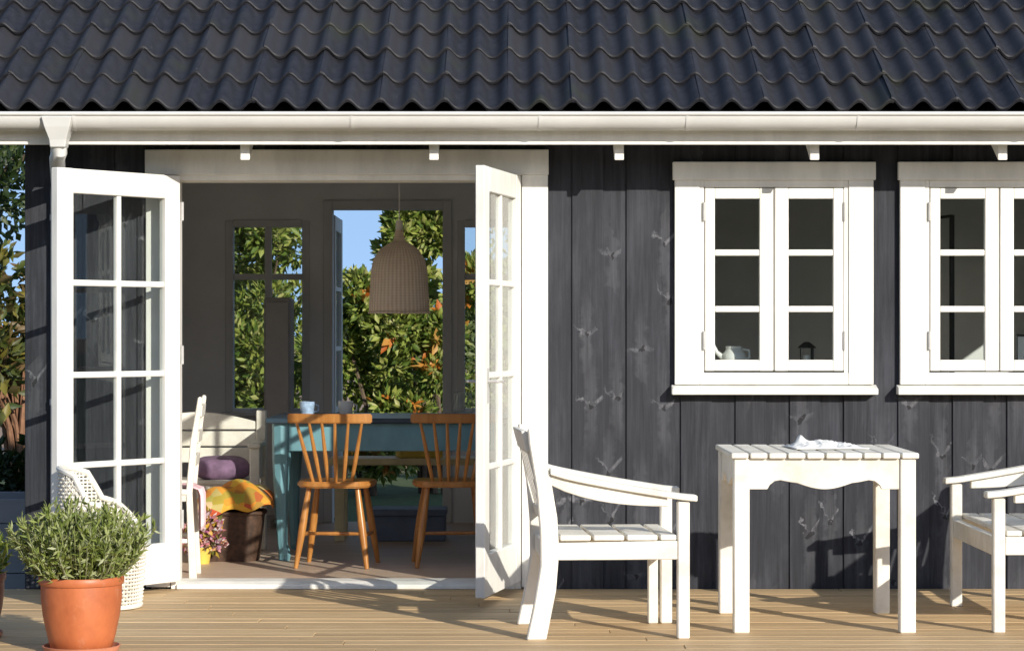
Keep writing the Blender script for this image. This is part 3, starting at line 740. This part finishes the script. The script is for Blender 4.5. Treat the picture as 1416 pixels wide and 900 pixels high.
def shrub(name, label, cat, loc, w_, h_, d_, n, size, mat, seed, group=None, flowers=0, stems=6, base=0.1, aspect=0.45, stem_mat='bark', ncl=26):
    rs = np.random.default_rng(seed)
    r = empty(name, loc); tag(r, label, cat, group)
    cs = []; rd = []
    for k in range(ncl):
        t_ = rs.uniform(0, 1); z = base + (h_ - base) * t_ ** 0.85
        env = math.sin(math.pi * min(1, 0.22 + 0.74 * t_)) ** 0.7
        a = rs.uniform(0, 2 * math.pi); q = rs.uniform(0, 1) ** 0.5
        cs.append((w_ / 2 * env * q * math.cos(a), d_ / 2 * env * q * math.sin(a), z)); rd.append(rs.uniform(0.10, 0.22) * min(w_, h_) * (0.75 if t_ > 0.8 else 1))
    V, F = leaves(n, clumps(cs, rd), size, aspect)
    V[:, 2] = np.maximum(V[:, 2], -0.1)
    leaf_obj('crown', V, F, M[mat], r)['kind'] = 'stuff'
    mb = MB()
    for k in range(stems):
        c = cs[int(rs.integers(len(cs)))]; x0_, y0_ = rs.normal(0, 0.06, 2)
        mb.tube([(x0_, y0_, -0.16), (x0_ + c[0] * 0.3, y0_ + c[1] * 0.3, c[2] * 0.4), c], [0.030, 0.020, 0.005], 6)
    mb.build('trunk', M[stem_mat], r, smooth=True)
    if flowers:
        fc = clumps(cs, [x * 1.05 for x in rd], 0.95)(flowers * 5)[0]; fc = fc[np.argsort(fc[:, 1])][:flowers]      # blooms on the open side
        V, F = leaves(flowers * 7, lambda n_: (np.repeat(fc, 7, 0), rng.normal(0, 1, (n_, 3))), 0.12, 0.5, 0.1)
        leaf_obj('flowers', V, F, M['petal_orange'], r)['kind'] = 'stuff'
    return r
GR_ = 'shrubs behind the house'
shrub('shrub', 'tall light green shrub seen through the rear left window', 'shrub', (-2.28, 9.6, 0), 1.15, 2.75, 1.2, 10000, 0.095, 'leaf_green', 11, GR_, ncl=48)
shrub('shrub', 'lower green shrub seen through the open rear doorway, under open sky', 'shrub', (-1.28, 9.2, 0), 1.0, 1.75, 1.0, 6200, 0.088, 'leaf_green', 12, GR_, flowers=13)
shrub('flowering_shrub', 'tall shrub with orange blooms seen behind the woven lamp', 'shrub', (-0.72, 9.5, 0), 0.95, 2.75, 1.0, 8200, 0.088, 'leaf_green', 13, GR_, flowers=26)
shrub('shrub', 'pale green shrub seen through the narrow rear right window', 'shrub', (-0.15, 10.6, 0), 0.9, 2.15, 0.9, 2600, 0.095, 'leaf_pale', 14, GR_)
shrub('shrub', 'rounded olive green shrub filling the foot of the rear left window', 'shrub', (-2.95, 13.2, 0), 1.8, 2.0, 1.2, 6000, 0.11, 'leaf_green', 17, GR_, ncl=40)
shrub('shrub', 'wide green shrub low behind the rear doorway, deepest in the garden', 'shrub', (-1.0, 13.6, 0), 2.2, 1.7, 1.2, 6000, 0.11, 'leaf_green', 18, GR_, ncl=40)
shrub('shrub', 'broad green shrub past the rear window, furthest along the back of the house', 'shrub', (-3.35, 10.4, 0), 1.3, 2.3, 1.4, 5200, 0.095, 'leaf_green', 16, GR_)
hd = empty('added_reflection_hedge', (1.0, -25, 0)); tag(hd, 'added dark hedge out of view behind the camera, mirrored in the window glass', 'hedge')  # unseen hedge, added so the panes mirror something dark and get less warm bounce
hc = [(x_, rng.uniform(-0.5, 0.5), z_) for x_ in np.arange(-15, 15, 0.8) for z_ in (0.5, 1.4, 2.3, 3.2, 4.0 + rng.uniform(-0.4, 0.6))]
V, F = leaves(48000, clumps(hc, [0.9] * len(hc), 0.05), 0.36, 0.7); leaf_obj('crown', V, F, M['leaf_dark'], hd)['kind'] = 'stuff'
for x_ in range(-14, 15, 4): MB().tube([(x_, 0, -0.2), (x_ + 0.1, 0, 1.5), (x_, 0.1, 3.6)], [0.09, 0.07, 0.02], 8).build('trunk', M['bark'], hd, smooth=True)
# garden past the house corner
def tree(name, label, loc, h_, crown_c, crown_r, n, size, mat, seed, group=None):
    rs = np.random.default_rng(seed); r = empty(name, loc); tag(r, label, 'tree', group)
    cs, rd = [], []
    for k in range(34):
        d = rs.normal(0, 1, 3); d /= np.linalg.norm(d); q = rs.uniform(0.25, 1) ** 0.6
        cs.append(tuple(np.array(crown_c) + d * np.array(crown_r) * q)); rd.append(rs.uniform(0.22, 0.48))
    V, F = leaves(n, clumps(cs, rd, 0.35), size, 0.5); leaf_obj('crown', V, F, M[mat], r)['kind'] = 'stuff'
    mb = MB(); t0 = Vector((0.05, 0.05, h_ * 0.4))
    mb.tube([(0, 0, -0.2), (0.02, 0.03, h_ * 0.2), t0, (crown_c[0] * 0.5, crown_c[1] * 0.5, h_ * 0.62), crown_c], [0.13, 0.11, 0.09, 0.06, 0.02], 10)
    for k in range(16):
        c = Vector(cs[k]); s_ = t0.lerp(Vector(crown_c), rs.uniform(0, 0.8))
        mb.tube([s_, s_.lerp(c, 0.5) + Vector((0, 0, 0.1)), c], [0.035, 0.022, 0.006], 6)
    mb.build('trunk', M['bark'], r, smooth=True); return r
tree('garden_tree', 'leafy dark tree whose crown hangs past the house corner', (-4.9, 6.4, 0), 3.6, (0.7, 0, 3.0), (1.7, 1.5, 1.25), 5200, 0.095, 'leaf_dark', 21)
shrub('yellow_shrub', 'yellowing shrub with brown stems beyond the house corner', 'shrub', (-4.35, 9.6, 0), 1.3, 2.0, 1.0, 1500, 0.14, 'leaf_yellow', 22, stems=34, stem_mat='brown_stem', base=0.6)
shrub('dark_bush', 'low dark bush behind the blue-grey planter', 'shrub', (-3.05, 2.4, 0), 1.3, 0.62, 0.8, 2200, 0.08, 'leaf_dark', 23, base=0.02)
pl = empty('planter', (-3.1, 0.95, 0)); tag(pl, 'low blue-grey board planter beside the house corner', 'planter')
for k in range(4):
    z = -0.155 + k * 0.132
    MB().box(-0.62, 0.66, -0.011, 0.011, z + 0.002, z + 0.130).build('plank', M['grey_low'], pl, 0.003)
    MB().box(-0.62, 0.66, 0.589, 0.611, z + 0.002, z + 0.130).build('plank', M['grey_low'], pl, 0.003)
    for xx in (-0.631, 0.671): MB().box(xx - 0.0105, xx + 0.0105, -0.011, 0.611, z + 0.002, z + 0.130).build('plank', M['grey_low'], pl, 0.003)
MB().box(-0.615, 0.655, 0.012, 0.588, -0.15, 0.30).build('soil', M['soil'], pl)

# ------------------------------------------------------------------ potted herb
def pot(name, loc, label, sc, mat, leaf, n, hgt, spread, leafsize, seed, group=None, up=1.2):
    r = empty(name, loc); tag(r, label, 'potted plant', group); rs = np.random.default_rng(seed)
    pr = [(0.001, 0.012), (0.118, 0.012), (0.124, 0.018), (0.138, 0.07), (0.155, 0.15), (0.163, 0.22), (0.163, 0.272), (0.169, 0.275), (0.172, 0.283), (0.172, 0.300), (0.168, 0.307), (0.158, 0.306), (0.154, 0.29), (0.150, 0.268), (0.001, 0.262)]
    MB().lathe([(a * sc, b * sc) for a, b in pr], 48).build('pot', M[mat], r, smooth=True)
    sp = [(0.001, 0.0), (0.135, 0.0), (0.150, 0.006), (0.158, 0.026), (0.152, 0.027), (0.143, 0.0115), (0.001, 0.0115)]
    MB().lathe([(a * sc, b * sc) for a, b in sp], 40).build('saucer', M['terracotta_pale'], r, smooth=True)
    MB().lathe([(0.001, 0.272 * sc), (0.148 * sc, 0.270 * sc)], 24).build('soil', M['soil'], r)
    # many upright sprigs
    ns = int(n / 26); mb = MB(); C = []; Dd = []
    for k in range(ns):
        a = rs.uniform(0, 2 * math.pi); q = rs.uniform(0, 1) ** 0.5
        p0 = np.array([0.12 * sc * q * math.cos(a), 0.12 * sc * q * math.sin(a), 0.27 * sc])
        hh = hgt * rs.uniform(0.5, 1.08) * (1 - 0.28 * q); lean = spread * q
        p1 = p0 + np.array([lean * math.cos(a), lean * math.sin(a), hh]) + rs.normal(0, 0.015, 3)
        pm = (p0 + p1) / 2 + np.array([math.cos(a), math.sin(a), 0]) * (-0.02 + 0.05 * q)
        mb.tube([p0, pm, p1], [0.0025, 0.002, 0.001], 5, False)
        for j in range(26):
            t_ = 0.12 + 0.88 * rs.uniform(0, 1) ** 0.8
            p = (1 - t_) ** 2 * p0 + 2 * t_ * (1 - t_) * pm + t_ ** 2 * p1
            dd = (p1 - p0) / np.linalg.norm(p1 - p0) * 0.8 + rs.normal(0, 0.6, 3)
            C.append(p); Dd.append(dd)
    C = np.array(C); Dd = np.array(Dd)
    V, F = leaves(len(C), lambda n_: (C, Dd), leafsize, 0.24, 0.4)
    leaf_obj('foliage', V, F, M[leaf], r)['kind'] = 'stuff'
    mb.build('stems', M['leaf_herb'], r)['kind'] = 'stuff'
    return r
pot('potted_herb', (-1.695, -2.40, 0), 'orange terracotta pot with a bushy grey-green herb, standing before the glazed door', 0.97, 'terracotta', 'leaf_herb', 8800, 0.33, 0.145, 0.038, 31)
pot('potted_herb', (-2.235, -1.95, 0), 'dark red pot with sparse green leaves at the left end of the deck', 0.86, 'dark_red', 'leaf_green', 900, 0.22, 0.05, 0.06, 32)

# small white wicker tub chair behind the herb
r = empty('wicker_chair', (-1.872, -0.86, 0), 0.0); tag(r, 'small white wicker tub chair between the potted herb and the glazed door', 'chair')
RXc, RYc = 0.192, 0.19
def hx_(deg):
    d = abs((deg + 180) % 360 - 180)          # 0 at the open front, 180 at the back
    return float(np.interp(d, [0, 21, 53, 79, 100, 110, 120, 140, 160, 180], [0.265, 0.285, 0.395, 0.462, 0.485, 0.545, 0.602, 0.622, 0.630, 0.632]))
def shell(deg, z):
    f = 0.90 + 0.10 * min(1, z / 0.25) + 0.04 * max(0, z - 0.3); a = R(deg); return Vector((RXc * f * math.cos(a), RYc * f * math.sin(a), z))
mb = MB()
for k in range(60):                            # upright stakes
    d = k * 6; h_ = hx_(d); mb.tube([shell(d, 0.004), shell(d, h_ * 0.5), shell(d, h_)], 0.0042, 5, False)
z = 0.016; row_ = 0
while z < 0.625:                               # woven rows, in and out of the stakes
    run = []
    for k in range(121):
        d = k * 3.0
        if hx_(d) > z + 0.004:
            p = shell(d, z); nrm = Vector((math.cos(R(d)), math.sin(R(d)), 0)); run.append(p + nrm * (0.006 * (1 if (k // 2 + row_) % 2 else -1)))
        else:
            if len(run) > 2: mb.tube(run, 0.0058, 5, False)
            run = []
    if len(run) > 2: mb.tube(run, 0.0058, 5, False)
    z += 0.0165; row_ += 1
mb.build('weave', M['white_furniture'], r, smooth=True)['kind'] = 'stuff'
MB().tube([shell(d, hx_(d) + 0.004) for d in range(0, 361, 5)], 0.0135, 8, False).build('braided_rim', M['white_furniture'], r, smooth=True)
MB().tube([shell(d, 0.012) for d in range(0, 361, 8)], 0.011, 8, False).build('foot_ring', M['white_furniture'], r, smooth=True)
MB().lathe([(0.001, 0.235), (0.165, 0.235), (0.175, 0.245), (0.165, 0.258), (0.001, 0.262)], 32).build('seat', M['white_furniture'], r, smooth=True)

# ------------------------------------------------------------------ inside the room
def spindle_chair(name, loc, rz, label):
    r = empty(name, loc, rz); tag(r, label, 'chair', 'orange chairs at the blue table'); mt = M['orange_wood']
    # seat: rounded slab
    n = 28; poly = []
    for k in range(n):
        a = 2 * math.pi * k / n; c, s_ = math.cos(a), math.sin(a)
        poly.append((0.205 * math.copysign(abs(c) ** 0.6, c), 0.195 * math.copysign(abs(s_) ** 0.6, s_)))
    MB().prism(poly, 'z', 0.425, 0.458).build('seat', mt, r, 0.008, 2, True)
    legs = []
    for sx in (-1, 1):
        for sy in (-1, 1):
            a = (sx * 0.13, sy * 0.125, 0.426); b = (sx * 0.19, sy * 0.185, 0.0)
            A, B = Vector(a), Vector(b)
            MB().tube([A, A.lerp(B, 0.45), A.lerp(B, 0.6), B], [0.014, 0.021, 0.020, 0.012], 10).build('leg', mt, r, smooth=True)
    for sx in (-1, 1):
        MB().tube([(sx * 0.167, -0.16, 0.17), (sx * 0.167, 0, 0.17), (sx * 0.167, 0.16, 0.17)], [0.008, 0.012, 0.008], 8).build('stretcher', mt, r, smooth=True)
    MB().tube([(-0.165, 0, 0.17), (0, 0, 0.17), (0.165, 0, 0.17)], [0.008, 0.011, 0.008], 8).build('stretcher', mt, r, smooth=True)
    def railpt(t_): return Vector((0.225 * t_, -0.275 + 0.045 * t_ * t_, 0.795))
    pts = [railpt(-1 + 2 * k / 12) for k in range(13)]
    mb = MB(); vs = []; fs = []
    for p in pts:
        for dy, dz in ((-0.011, -0.026), (0.011, -0.024), (0.011, 0.022), (-0.011, 0.026)): vs.append((p.x, p.y + dy, p.z + dz))
    for k in range(12):
        for q in range(4): fs.append((k * 4 + q, k * 4 + (q + 1) % 4, (k + 1) * 4 + (q + 1) % 4, (k + 1) * 4 + q))
    fs += [(3, 2, 1, 0), (48, 49, 50, 51)]
    mb.add(vs, fs).build('crest_rail', mt, r, 0.006, 2, True)
    for k in range(6):
        t_ = -1 + 2 * (k + 0.5) / 6 * 1.0
        b = Vector((0.125 * t_, -0.165 + 0.02 * t_ * t_, 0.456)); a = railpt(t_ * 0.93) - Vector((0, 0, 0.02))
        MB().tube([b, b.lerp(a, 0.4), a], [0.009, 0.012, 0.0075], 8).build('spindle', mt, r, smooth=True)
    return r
FZ = 0.008
spindle_chair('dining_chair', (-0.935, 1.06, FZ), R(-6), 'orange wooden spindle-back chair beside the left leg of the blue table')
spindle_chair('dining_chair', (-0.33, 1.10, FZ), R(5), 'orange wooden spindle-back chair half hidden by the open glazed door')
# blue table
t = empty('dining_table', (-0.55, 1.70, FZ)); tag(t, 'teal blue painted dining table with a dark top inside the room', 'table')
HX, HY = 0.76, 0.42
MB().box(-HX - 0.03, HX + 0.03, -HY - 0.03, HY + 0.03, 0.752, 0.780).build('table_top', M['navy'], t, 0.005)
for sx in (-1, 1):
    for sy in (-1, 1):
        p = [(0.0, 0.7515), (0.0, 0.55), (0.002, 0.3), (-0.004, 0.10), (-0.016, 0.03), (-0.012, 0.0)]
        pts = [(sx * (HX - 0.05 + q[0]), sy * (HY - 0.05 + q[0]), q[1]) for q in p]
        MB().tube(pts, [0.052, 0.050, 0.036, 0.028, 0.034, 0.030], 8).build('leg', M['blue_paint'], t)
for sy in (-1, 1): MB().box(-HX + 0.09, HX - 0.09, sy * (HY - 0.03) - 0.012, sy * (HY - 0.03) + 0.012, 0.60, 0.7515).build('apron', M['blue_paint'], t, 0.003)
for sx in (-1, 1): MB().box(sx * (HX - 0.03) - 0.012, sx * (HX - 0.03) + 0.012, -HY + 0.09, HY - 0.09, 0.60, 0.7515).build('apron', M['blue_paint'], t, 0.003)
# cups and jug on the table
def cup(loc, label, mat):
    r = empty('cup', loc); tag(r, label, 'cup', 'cups on the blue table')
    MB().lathe([(0.001, 0), (0.028, 0), (0.034, 0.01), (0.042, 0.06), (0.043, 0.085), (0.040, 0.085), (0.036, 0.02), (0.001, 0.012)], 24).build('body', M[mat], r, smooth=True)
    MB().tube([(0.040, 0, 0.07), (0.062, 0, 0.062), (0.062, 0, 0.035), (0.038, 0, 0.026)], 0.005, 8).build('handle', M[mat], r, smooth=True)
cup((-1.13, 1.46, FZ + 0.7805), 'blue and white cup on the blue table above the orange chair rail', 'blue_ceramic')
cup((-0.925, 1.55, FZ + 0.7805), 'plain white cup on the blue table', 'ceramic')
r = empty('glass_jug', (-0.27, 1.5, FZ + 0.7805)); tag(r, 'clear glass jug on the blue table near the open door', 'jug')
MB().lathe([(0.001, 0), (0.050, 0), (0.055, 0.01), (0.058, 0.07), (0.045, 0.12), (0.050, 0.14), (0.047, 0.14), (0.042, 0.12), (0.054, 0.07), (0.050, 0.015), (0.001, 0.008)], 24).build('body', M['glass'], r, smooth=True)
MB().tube([(0.046, 0, 0.125), (0.085, 0, 0.115), (0.085, 0, 0.06), (0.056, 0, 0.04)], 0.006, 8).build('handle', M['glass'], r, smooth=True)
# pendant lamp
r = empty('pendant_lamp', (-0.63, 1.62, 2.30)); tag(r, 'woven rattan bell pendant lamp hanging over the blue table', 'lamp')
pr = [(0.168, -0.935), (0.170, -0.90), (0.163, -0.80), (0.158, -0.70), (0.145, -0.64), (0.110, -0.585), (0.070, -0.555), (0.034, -0.535), (0.026, -0.50), (0.024, -0.475), (0.018, -0.475)]
sh = MB().lathe(pr, 56).build('lamp_shade', M['wicker'], r, smooth=True)
sm = sh.modifiers.new('thickness', 'SOLIDIFY'); sm.thickness = 0.006
MB().tube([(0.170 * math.cos(2 * math.pi * k / 40), 0.170 * math.sin(2 * math.pi * k / 40), -0.935) for k in range(41)], 0.006, 6, False).build('rim', M['wicker'], sh, smooth=True)
MB().lathe([(0.001, -0.42), (0.016, -0.42), (0.02, -0.44), (0.02, -0.50), (0.001, -0.50)], 16).build('lamp_holder', M['white'], r, smooth=True)
MB().tube([(0, 0, -0.43), (0, 0, -0.001)], 0.003, 6).build('cord', M['ceramic'], r)
# white chair just inside the door
r = empty('white_chair', (-1.80, 0.42, FZ), R(4)); tag(r, 'white painted wooden chair just inside the open doorway', 'chair'); mt = M['white_furniture']
for sy in (-1, 1):
    MB().prism([(0.165, 0.0), (0.205, 0.0), (0.182, 0.44), (0.205, 0.70), (0.232, 0.915), (0.222, 0.925), (0.210, 0.92), (0.172, 0.70), (0.150, 0.44)], 'y', sy * 0.18 - 0.016, sy * 0.18 + 0.016).build('leg', mt, r, 0.004)
    MB().bar((-0.20, sy * 0.19, 0), (-0.17, sy * 0.17, 0.43), (0.03, 0.03), (0.035, 0.035)).build('leg', mt, r, 0.004)
    MB().bar((-0.18, sy * 0.183, 0.2), (0.18, sy * 0.18, 0.2), (0.018, 0.022), (0.018, 0.022)).build('stretcher', mt, r, 0.003)
MB().box(-0.21, 0.16, -0.20, 0.20, 0.4305, 0.46).build('seat', mt, r, 0.006)
for z in (0.60, 0.72, 0.85): MB().prism([(0.178 + (z - 0.6) * 0.12, z - 0.03), (0.196 + (z - 0.6) * 0.12, z - 0.03), (0.202 + (z - 0.6) * 0.12, z + 0.03), (0.184 + (z - 0.6) * 0.12, z + 0.03)], 'y', -0.163, 0.163).build('back_slat', mt, r, 0.003)
def hang(a, b):
    x_ = (a - 0.5) * 0.34
    return 0.0
mb = MB(); vs = []; fs = []; n = 18
for j in range(n + 1):
    for i_ in range(n + 1):
        a, b = i_ / n, j / n; yy = (b - 0.5) * 0.30
        s_ = a * 0.52
        if s_ < 0.30: xx, zz = -0.14 + s_, 0.010 + 0.004 * math.sin(b * 20 + a * 9)
        else:
            q = s_ - 0.30; xx, zz = 0.172 + 0.012 * math.sin(b * 22) + 0.02 * math.sin(min(1, q / 0.06) * 1.57), -q + 0.01
        vs.append((xx, yy * (1 - 0.2 * a), zz))
for j in range(n):
    for i_ in range(n):
        q = j * (n + 1) + i_; fs.append((q, q + 1, q + n + 2, q + n + 1))
mb.add(vs, fs); o = mb.build('seat_cloth', M['pink'], smooth=True); sm = o.modifiers.new('thickness', 'SOLIDIFY'); sm.thickness = 0.004
o.location = (-1.80 + 0.03, 0.42, FZ + 0.462); o.rotation_euler[2] = R(4)
tag(o, 'pale pink cloth hanging over the seat of the white indoor chair', 'cloth')
# white settee
r = empty('settee', (-1.80, 1.80, FZ)); tag(r, 'white painted wooden settee with panelled back in the corner of the room', 'bench')
mt = M['white_furniture']
for sx in (-1, 1):
    MB().box(sx * 0.36 - 0.028, sx * 0.36 + 0.028, 0.19, 0.246, 0, 0.80).build('leg', mt, r, 0.005)
    MB().box(sx * 0.36 - 0.028, sx * 0.36 + 0.028, -0.16, -0.104, 0, 0.60).build('leg', mt, r, 0.005)
    MB().box(sx * 0.36 - 0.035, sx * 0.36 + 0.035, -0.19, 0.189, 0.601, 0.628).build('arm_rest', mt, r, 0.005)
    MB().box(sx * 0.36 - 0.012, sx * 0.36 + 0.012, -0.103, 0.189, 0.42, 0.6005).build('side_panel', mt, r, 0.003)
MB().prism([(-0.331, 0.69)] + [(-0.331 + 0.662 * k / 14, 0.735 + 0.055 * math.sin(math.pi * k / 14)) for k in range(15)] + [(0.331, 0.69)], 'y', 0.205, 0.228).build('back_panel', mt, r, 0.004)
for z0, z1 in ((0.50, 0.585), (0.595, 0.68)):
    MB().box(-0.331, 0.331, 0.205, 0.228, z0, z1).build('back_panel', mt, r, 0.004)
for k in range(3): MB().box(-0.331, 0.331, -0.155 + k * 0.112, -0.155 + k * 0.112 + 0.104, 0.395, 0.42).build('seat_slat', mt, r, 0.004)
MB().box(-0.331, 0.331, -0.145, -0.12, 0.30, 0.3945).build('front_rail', mt, r, 0.003)
def pillow(name, loc, sx, sy, sz, rot, mat, label, cat='cushion', group=None):
    mb = MB(); vs = []; fs = []; nu, nv = 20, 12
    for j in range(nv + 1):
        ph = -math.pi / 2 + math.pi * j / nv
        for i_ in range(nu):
            th = 2 * math.pi * i_ / nu; c, s_ = math.cos(th), math.sin(th); cp = math.cos(ph)
            vs.append((sx * cp ** 0.5 * math.copysign(abs(c) ** 0.5, c) if cp > 0 else 0, sy * cp ** 0.5 * math.copysign(abs(s_) ** 0.5, s_) if cp > 0 else 0, sz * math.sin(ph)))
    for j in range(nv):
        for i_ in range(nu): fs.append((j * nu + i_, j * nu + (i_ + 1) % nu, (j + 1) * nu + (i_ + 1) % nu, (j + 1) * nu + i_))
    mb.add(vs, fs); o = mb.build(name, M[mat], smooth=True); o.location = loc; o.rotation_euler = rot; tag(o, label, cat, group); return o
pillow('cushion', (-1.64, 1.79, FZ + 0.482), 0.16, 0.13, 0.06, (R(8), 0, 0.2), 'purple', 'purple patterned cushion lying on the white settee')
# basket with patterned blanket, bunch of flowers
r = empty('wicker_basket', (-1.56, 1.40, FZ)); tag(r, 'dark wicker basket on the floor between the settee and the blue table', 'basket')
def rbox(w0, d0, w1, d1, h_):
    mb = MB(); vs = []; fs = []; n = 40; lv = 9
    for j in range(lv + 1):
        t_ = j / lv; ww = w0 + (w1 - w0) * t_; dd = d0 + (d1 - d0) * t_; z = h_ * t_
        for k in range(n):
            a = 2 * math.pi * k / n; c, s_ = math.cos(a), math.sin(a); bulge = 1 + 0.02 * math.sin(k * math.pi + j * math.pi)
            vs.append((ww * math.copysign(abs(c) ** 0.5, c) * bulge, dd * math.copysign(abs(s_) ** 0.5, s_) * bulge, z))
    for j in range(lv):
        for k in range(n): fs.append((j * n + k, j * n + (k + 1) % n, (j + 1) * n + (k + 1) % n, (j + 1) * n + k))
    fs.append(tuple(range(n - 1, -1, -1))); return mb.add(vs, fs)
body = rbox(0.17, 0.13, 0.20, 0.155, 0.26).build('body', M['basket'], r); sm = body.modifiers.new('thickness', 'SOLIDIFY'); sm.thickness = 0.012
MB().tube([(0.20 * math.copysign(abs(math.cos(2 * math.pi * k / 40)) ** 0.5, math.cos(2 * math.pi * k / 40)), 0.155 * math.copysign(abs(math.sin(2 * math.pi * k / 40)) ** 0.5, math.sin(2 * math.pi * k / 40)), 0.262) for k in range(41)], 0.012, 8, False).build('rim', M['basket'], r, smooth=True)
o = crumple('patterned_blanket', 0.46, 0.36, 30, lambda a, b: 0.15 * math.sin(math.pi * a) ** 0.5 * math.sin(math.pi * b) ** 0.5 + 0.06 * (a - 0.5) + 0.014 * math.sin(a * 15 + b * 11), M['pattern'])
o.location = (-1.53, 1.38, FZ + 0.275); tag(o, 'orange and yellow patterned blanket heaped in the wicker basket', 'blanket')
r = empty('flower_bunch', (-1.68, 1.17, FZ)); tag(r, 'small pot of white and purple flowers standing in front of the basket', 'flowers')
MB().lathe([(0.001, 0), (0.045, 0), (0.06, 0.09), (0.055, 0.09), (0.001, 0.08)], 20).build('pot', M['yellow'], r, smooth=True)
V, F = leaves(700, clumps([(0, 0, 0.15), (0.07, -0.02, 0.13), (-0.06, -0.02, 0.13), (0.02, 0, 0.22), (0.06, 0.02, 0.19)], [0.07, 0.06, 0.06, 0.06, 0.05]), 0.036, 0.7); leaf_obj('blossoms', V, F, M['petal_mixed'], r)['kind'] = 'stuff'
# bench beyond the table, box, books, cabinet
r = empty('low_bench', (-0.55, 2.72, FZ)); tag(r, 'cream painted bench on the far side of the blue table', 'bench')
MB().box(-0.55, 0.55, -0.17, 0.17, 0.455, 0.495).build('seat', M['cream'], r, 0.005)
for sx in (-1, 1):
    for sy in (-1, 1): MB().box(sx * 0.48 - 0.03, sx * 0.48 + 0.03, sy * 0.12 - 0.025, sy * 0.12 + 0.025, 0, 0.4545).build('leg', M['cream'], r, 0.003)
o = MB().box(-0.13, 0.13, -0.09, 0.09, 0, 0.05).build('book', M['yellow'], None, 0.004); o.location = (-0.56, 2.70, FZ + 0.496); o.rotation_euler[2] = 0.2
tag(o, 'thick yellow book lying on the cream bench', 'book')
r = empty('storage_box', (-0.62, 2.72, FZ)); tag(r, 'blue storage box with lid on the floor under the cream bench', 'box')
MB().box(-0.22, 0.22, -0.15, 0.15, 0, 0.15).build('body', M['blue_box'], r, 0.006); MB().box(-0.228, 0.228, -0.158, 0.158, 0.1505, 0.19).build('lid', M['blue_box'], r, 0.006)
r = empty('tall_cabinet', (-1.50, 3.70, FZ)); tag(r, 'tall narrow grey cabinet standing before the rear left window', 'cabinet')
MB().box(-0.085, 0.085, -0.13, 0.14, 0.05, 1.47).build('body', M['cabinet'], r, 0.012); MB().box(-0.075, 0.075, -0.148, -0.1305, 0.08, 1.44).build('door', M['cabinet'], r, 0.004)
for sx in (-1, 1):
    for yy in (-0.10, 0.11): MB().box(sx * 0.06 - 0.015, sx * 0.06 + 0.015, yy - 0.015, yy + 0.015, 0, 0.05).build('leg', M['cabinet'], r)
MB().tube([(0.05, -0.165, 0.8), (0.05, -0.149, 0.8)], 0.010, 10).build('knob', M['steel'], r)
# things behind the windows
def on_sill(x): return (x, 0.16, 1.086)
r = empty('white_jug', on_sill(1.075)); tag(r, 'white ceramic pouring jug on the sill behind the first window', 'jug')
MB().lathe([(0.001, 0), (0.045, 0), (0.060, 0.03), (0.058, 0.06), (0.038, 0.085), (0.040, 0.10), (0.036, 0.10), (0.030, 0.085), (0.001, 0.02)], 24, (0.03, 0, 0)).build('body', M['ceramic'], r, smooth=True)
MB().tube([(-0.02, 0, 0.04), (-0.055, 0, 0.07), (-0.075, 0, 0.115)], [0.016, 0.011, 0.008], 10).build('spout', M['ceramic'], r, smooth=True)
MB().tube([(0.07, 0, 0.085), (0.105, 0, 0.08), (0.11, 0, 0.045), (0.085, 0, 0.03)], 0.007, 8).build('handle', M['ceramic'], r, smooth=True)
r = empty('lantern', on_sill(1.47)); tag(r, 'small black lantern on the sill behind the first window', 'lantern')
MB().box(-0.032, 0.032, -0.032, 0.032, 0, 0.012).build('base', M['dark_metal'], r, 0.002)
for sx in (-1, 1):
    for sy in (-1, 1): MB().box(sx * 0.027 - 0.004, sx * 0.027 + 0.004, sy * 0.027 - 0.004, sy * 0.027 + 0.004, 0.0125, 0.09).build('post', M['dark_metal'], r)
MB().lathe([(0.045, 0.0905), (0.045, 0.095), (0.015, 0.12), (0.001, 0.122)], 4).build('roof', M['dark_metal'], r)
MB().lathe([(0.001, 0.0125), (0.017, 0.0125), (0.017, 0.055), (0.001, 0.057)], 16).build('candle', M['ceramic'], r, smooth=True)
r = empty('floor_lamp', (2.30, 0.75, FZ)); tag(r, 'black floor lamp with a bent arm behind the second window', 'lamp')
MB().lathe([(0.001, 0), (0.13, 0), (0.13, 0.02), (0.02, 0.03), (0.001, 0.03)], 28).build('base', M['dark_metal'], r, smooth=True)
MB().tube([(0, 0, 0.02), (0, 0, 1.86)], 0.014, 10).build('pole', M['dark_metal'], r, smooth=True)
MB().tube([(0, 0, 1.855), (-0.10, -0.02, 1.84), (-0.16, -0.03, 1.80)], 0.008, 8).build('arm', M['dark_metal'], r, smooth=True)
MB().lathe([(0.05, -0.07), (0.03, 0.0), (0.012, 0.02), (0.001, 0.02)], 20, (-0.16, -0.03, 1.79)).build('lamp_shade', M['dark_metal'], r, smooth=True)
r = empty('picture_frame', (2.575, 0.18, 1.0858)); tag(r, 'small framed picture standing on the sill behind the second window', 'picture')
MB().box(-0.062, 0.062, -0.006, 0.006, 0.0, 0.012).box(-0.062, 0.062, -0.006, 0.006, 0.148, 0.16).box(-0.062, -0.05, -0.006, 0.006, 0.012, 0.148).box(0.05, 0.062, -0.006, 0.006, 0.012, 0.148).build('frame', M['dark_metal'], r)
MB().box(-0.05, 0.05, -0.002, 0.004, 0.012, 0.148).build('picture', M['ceramic'], r)
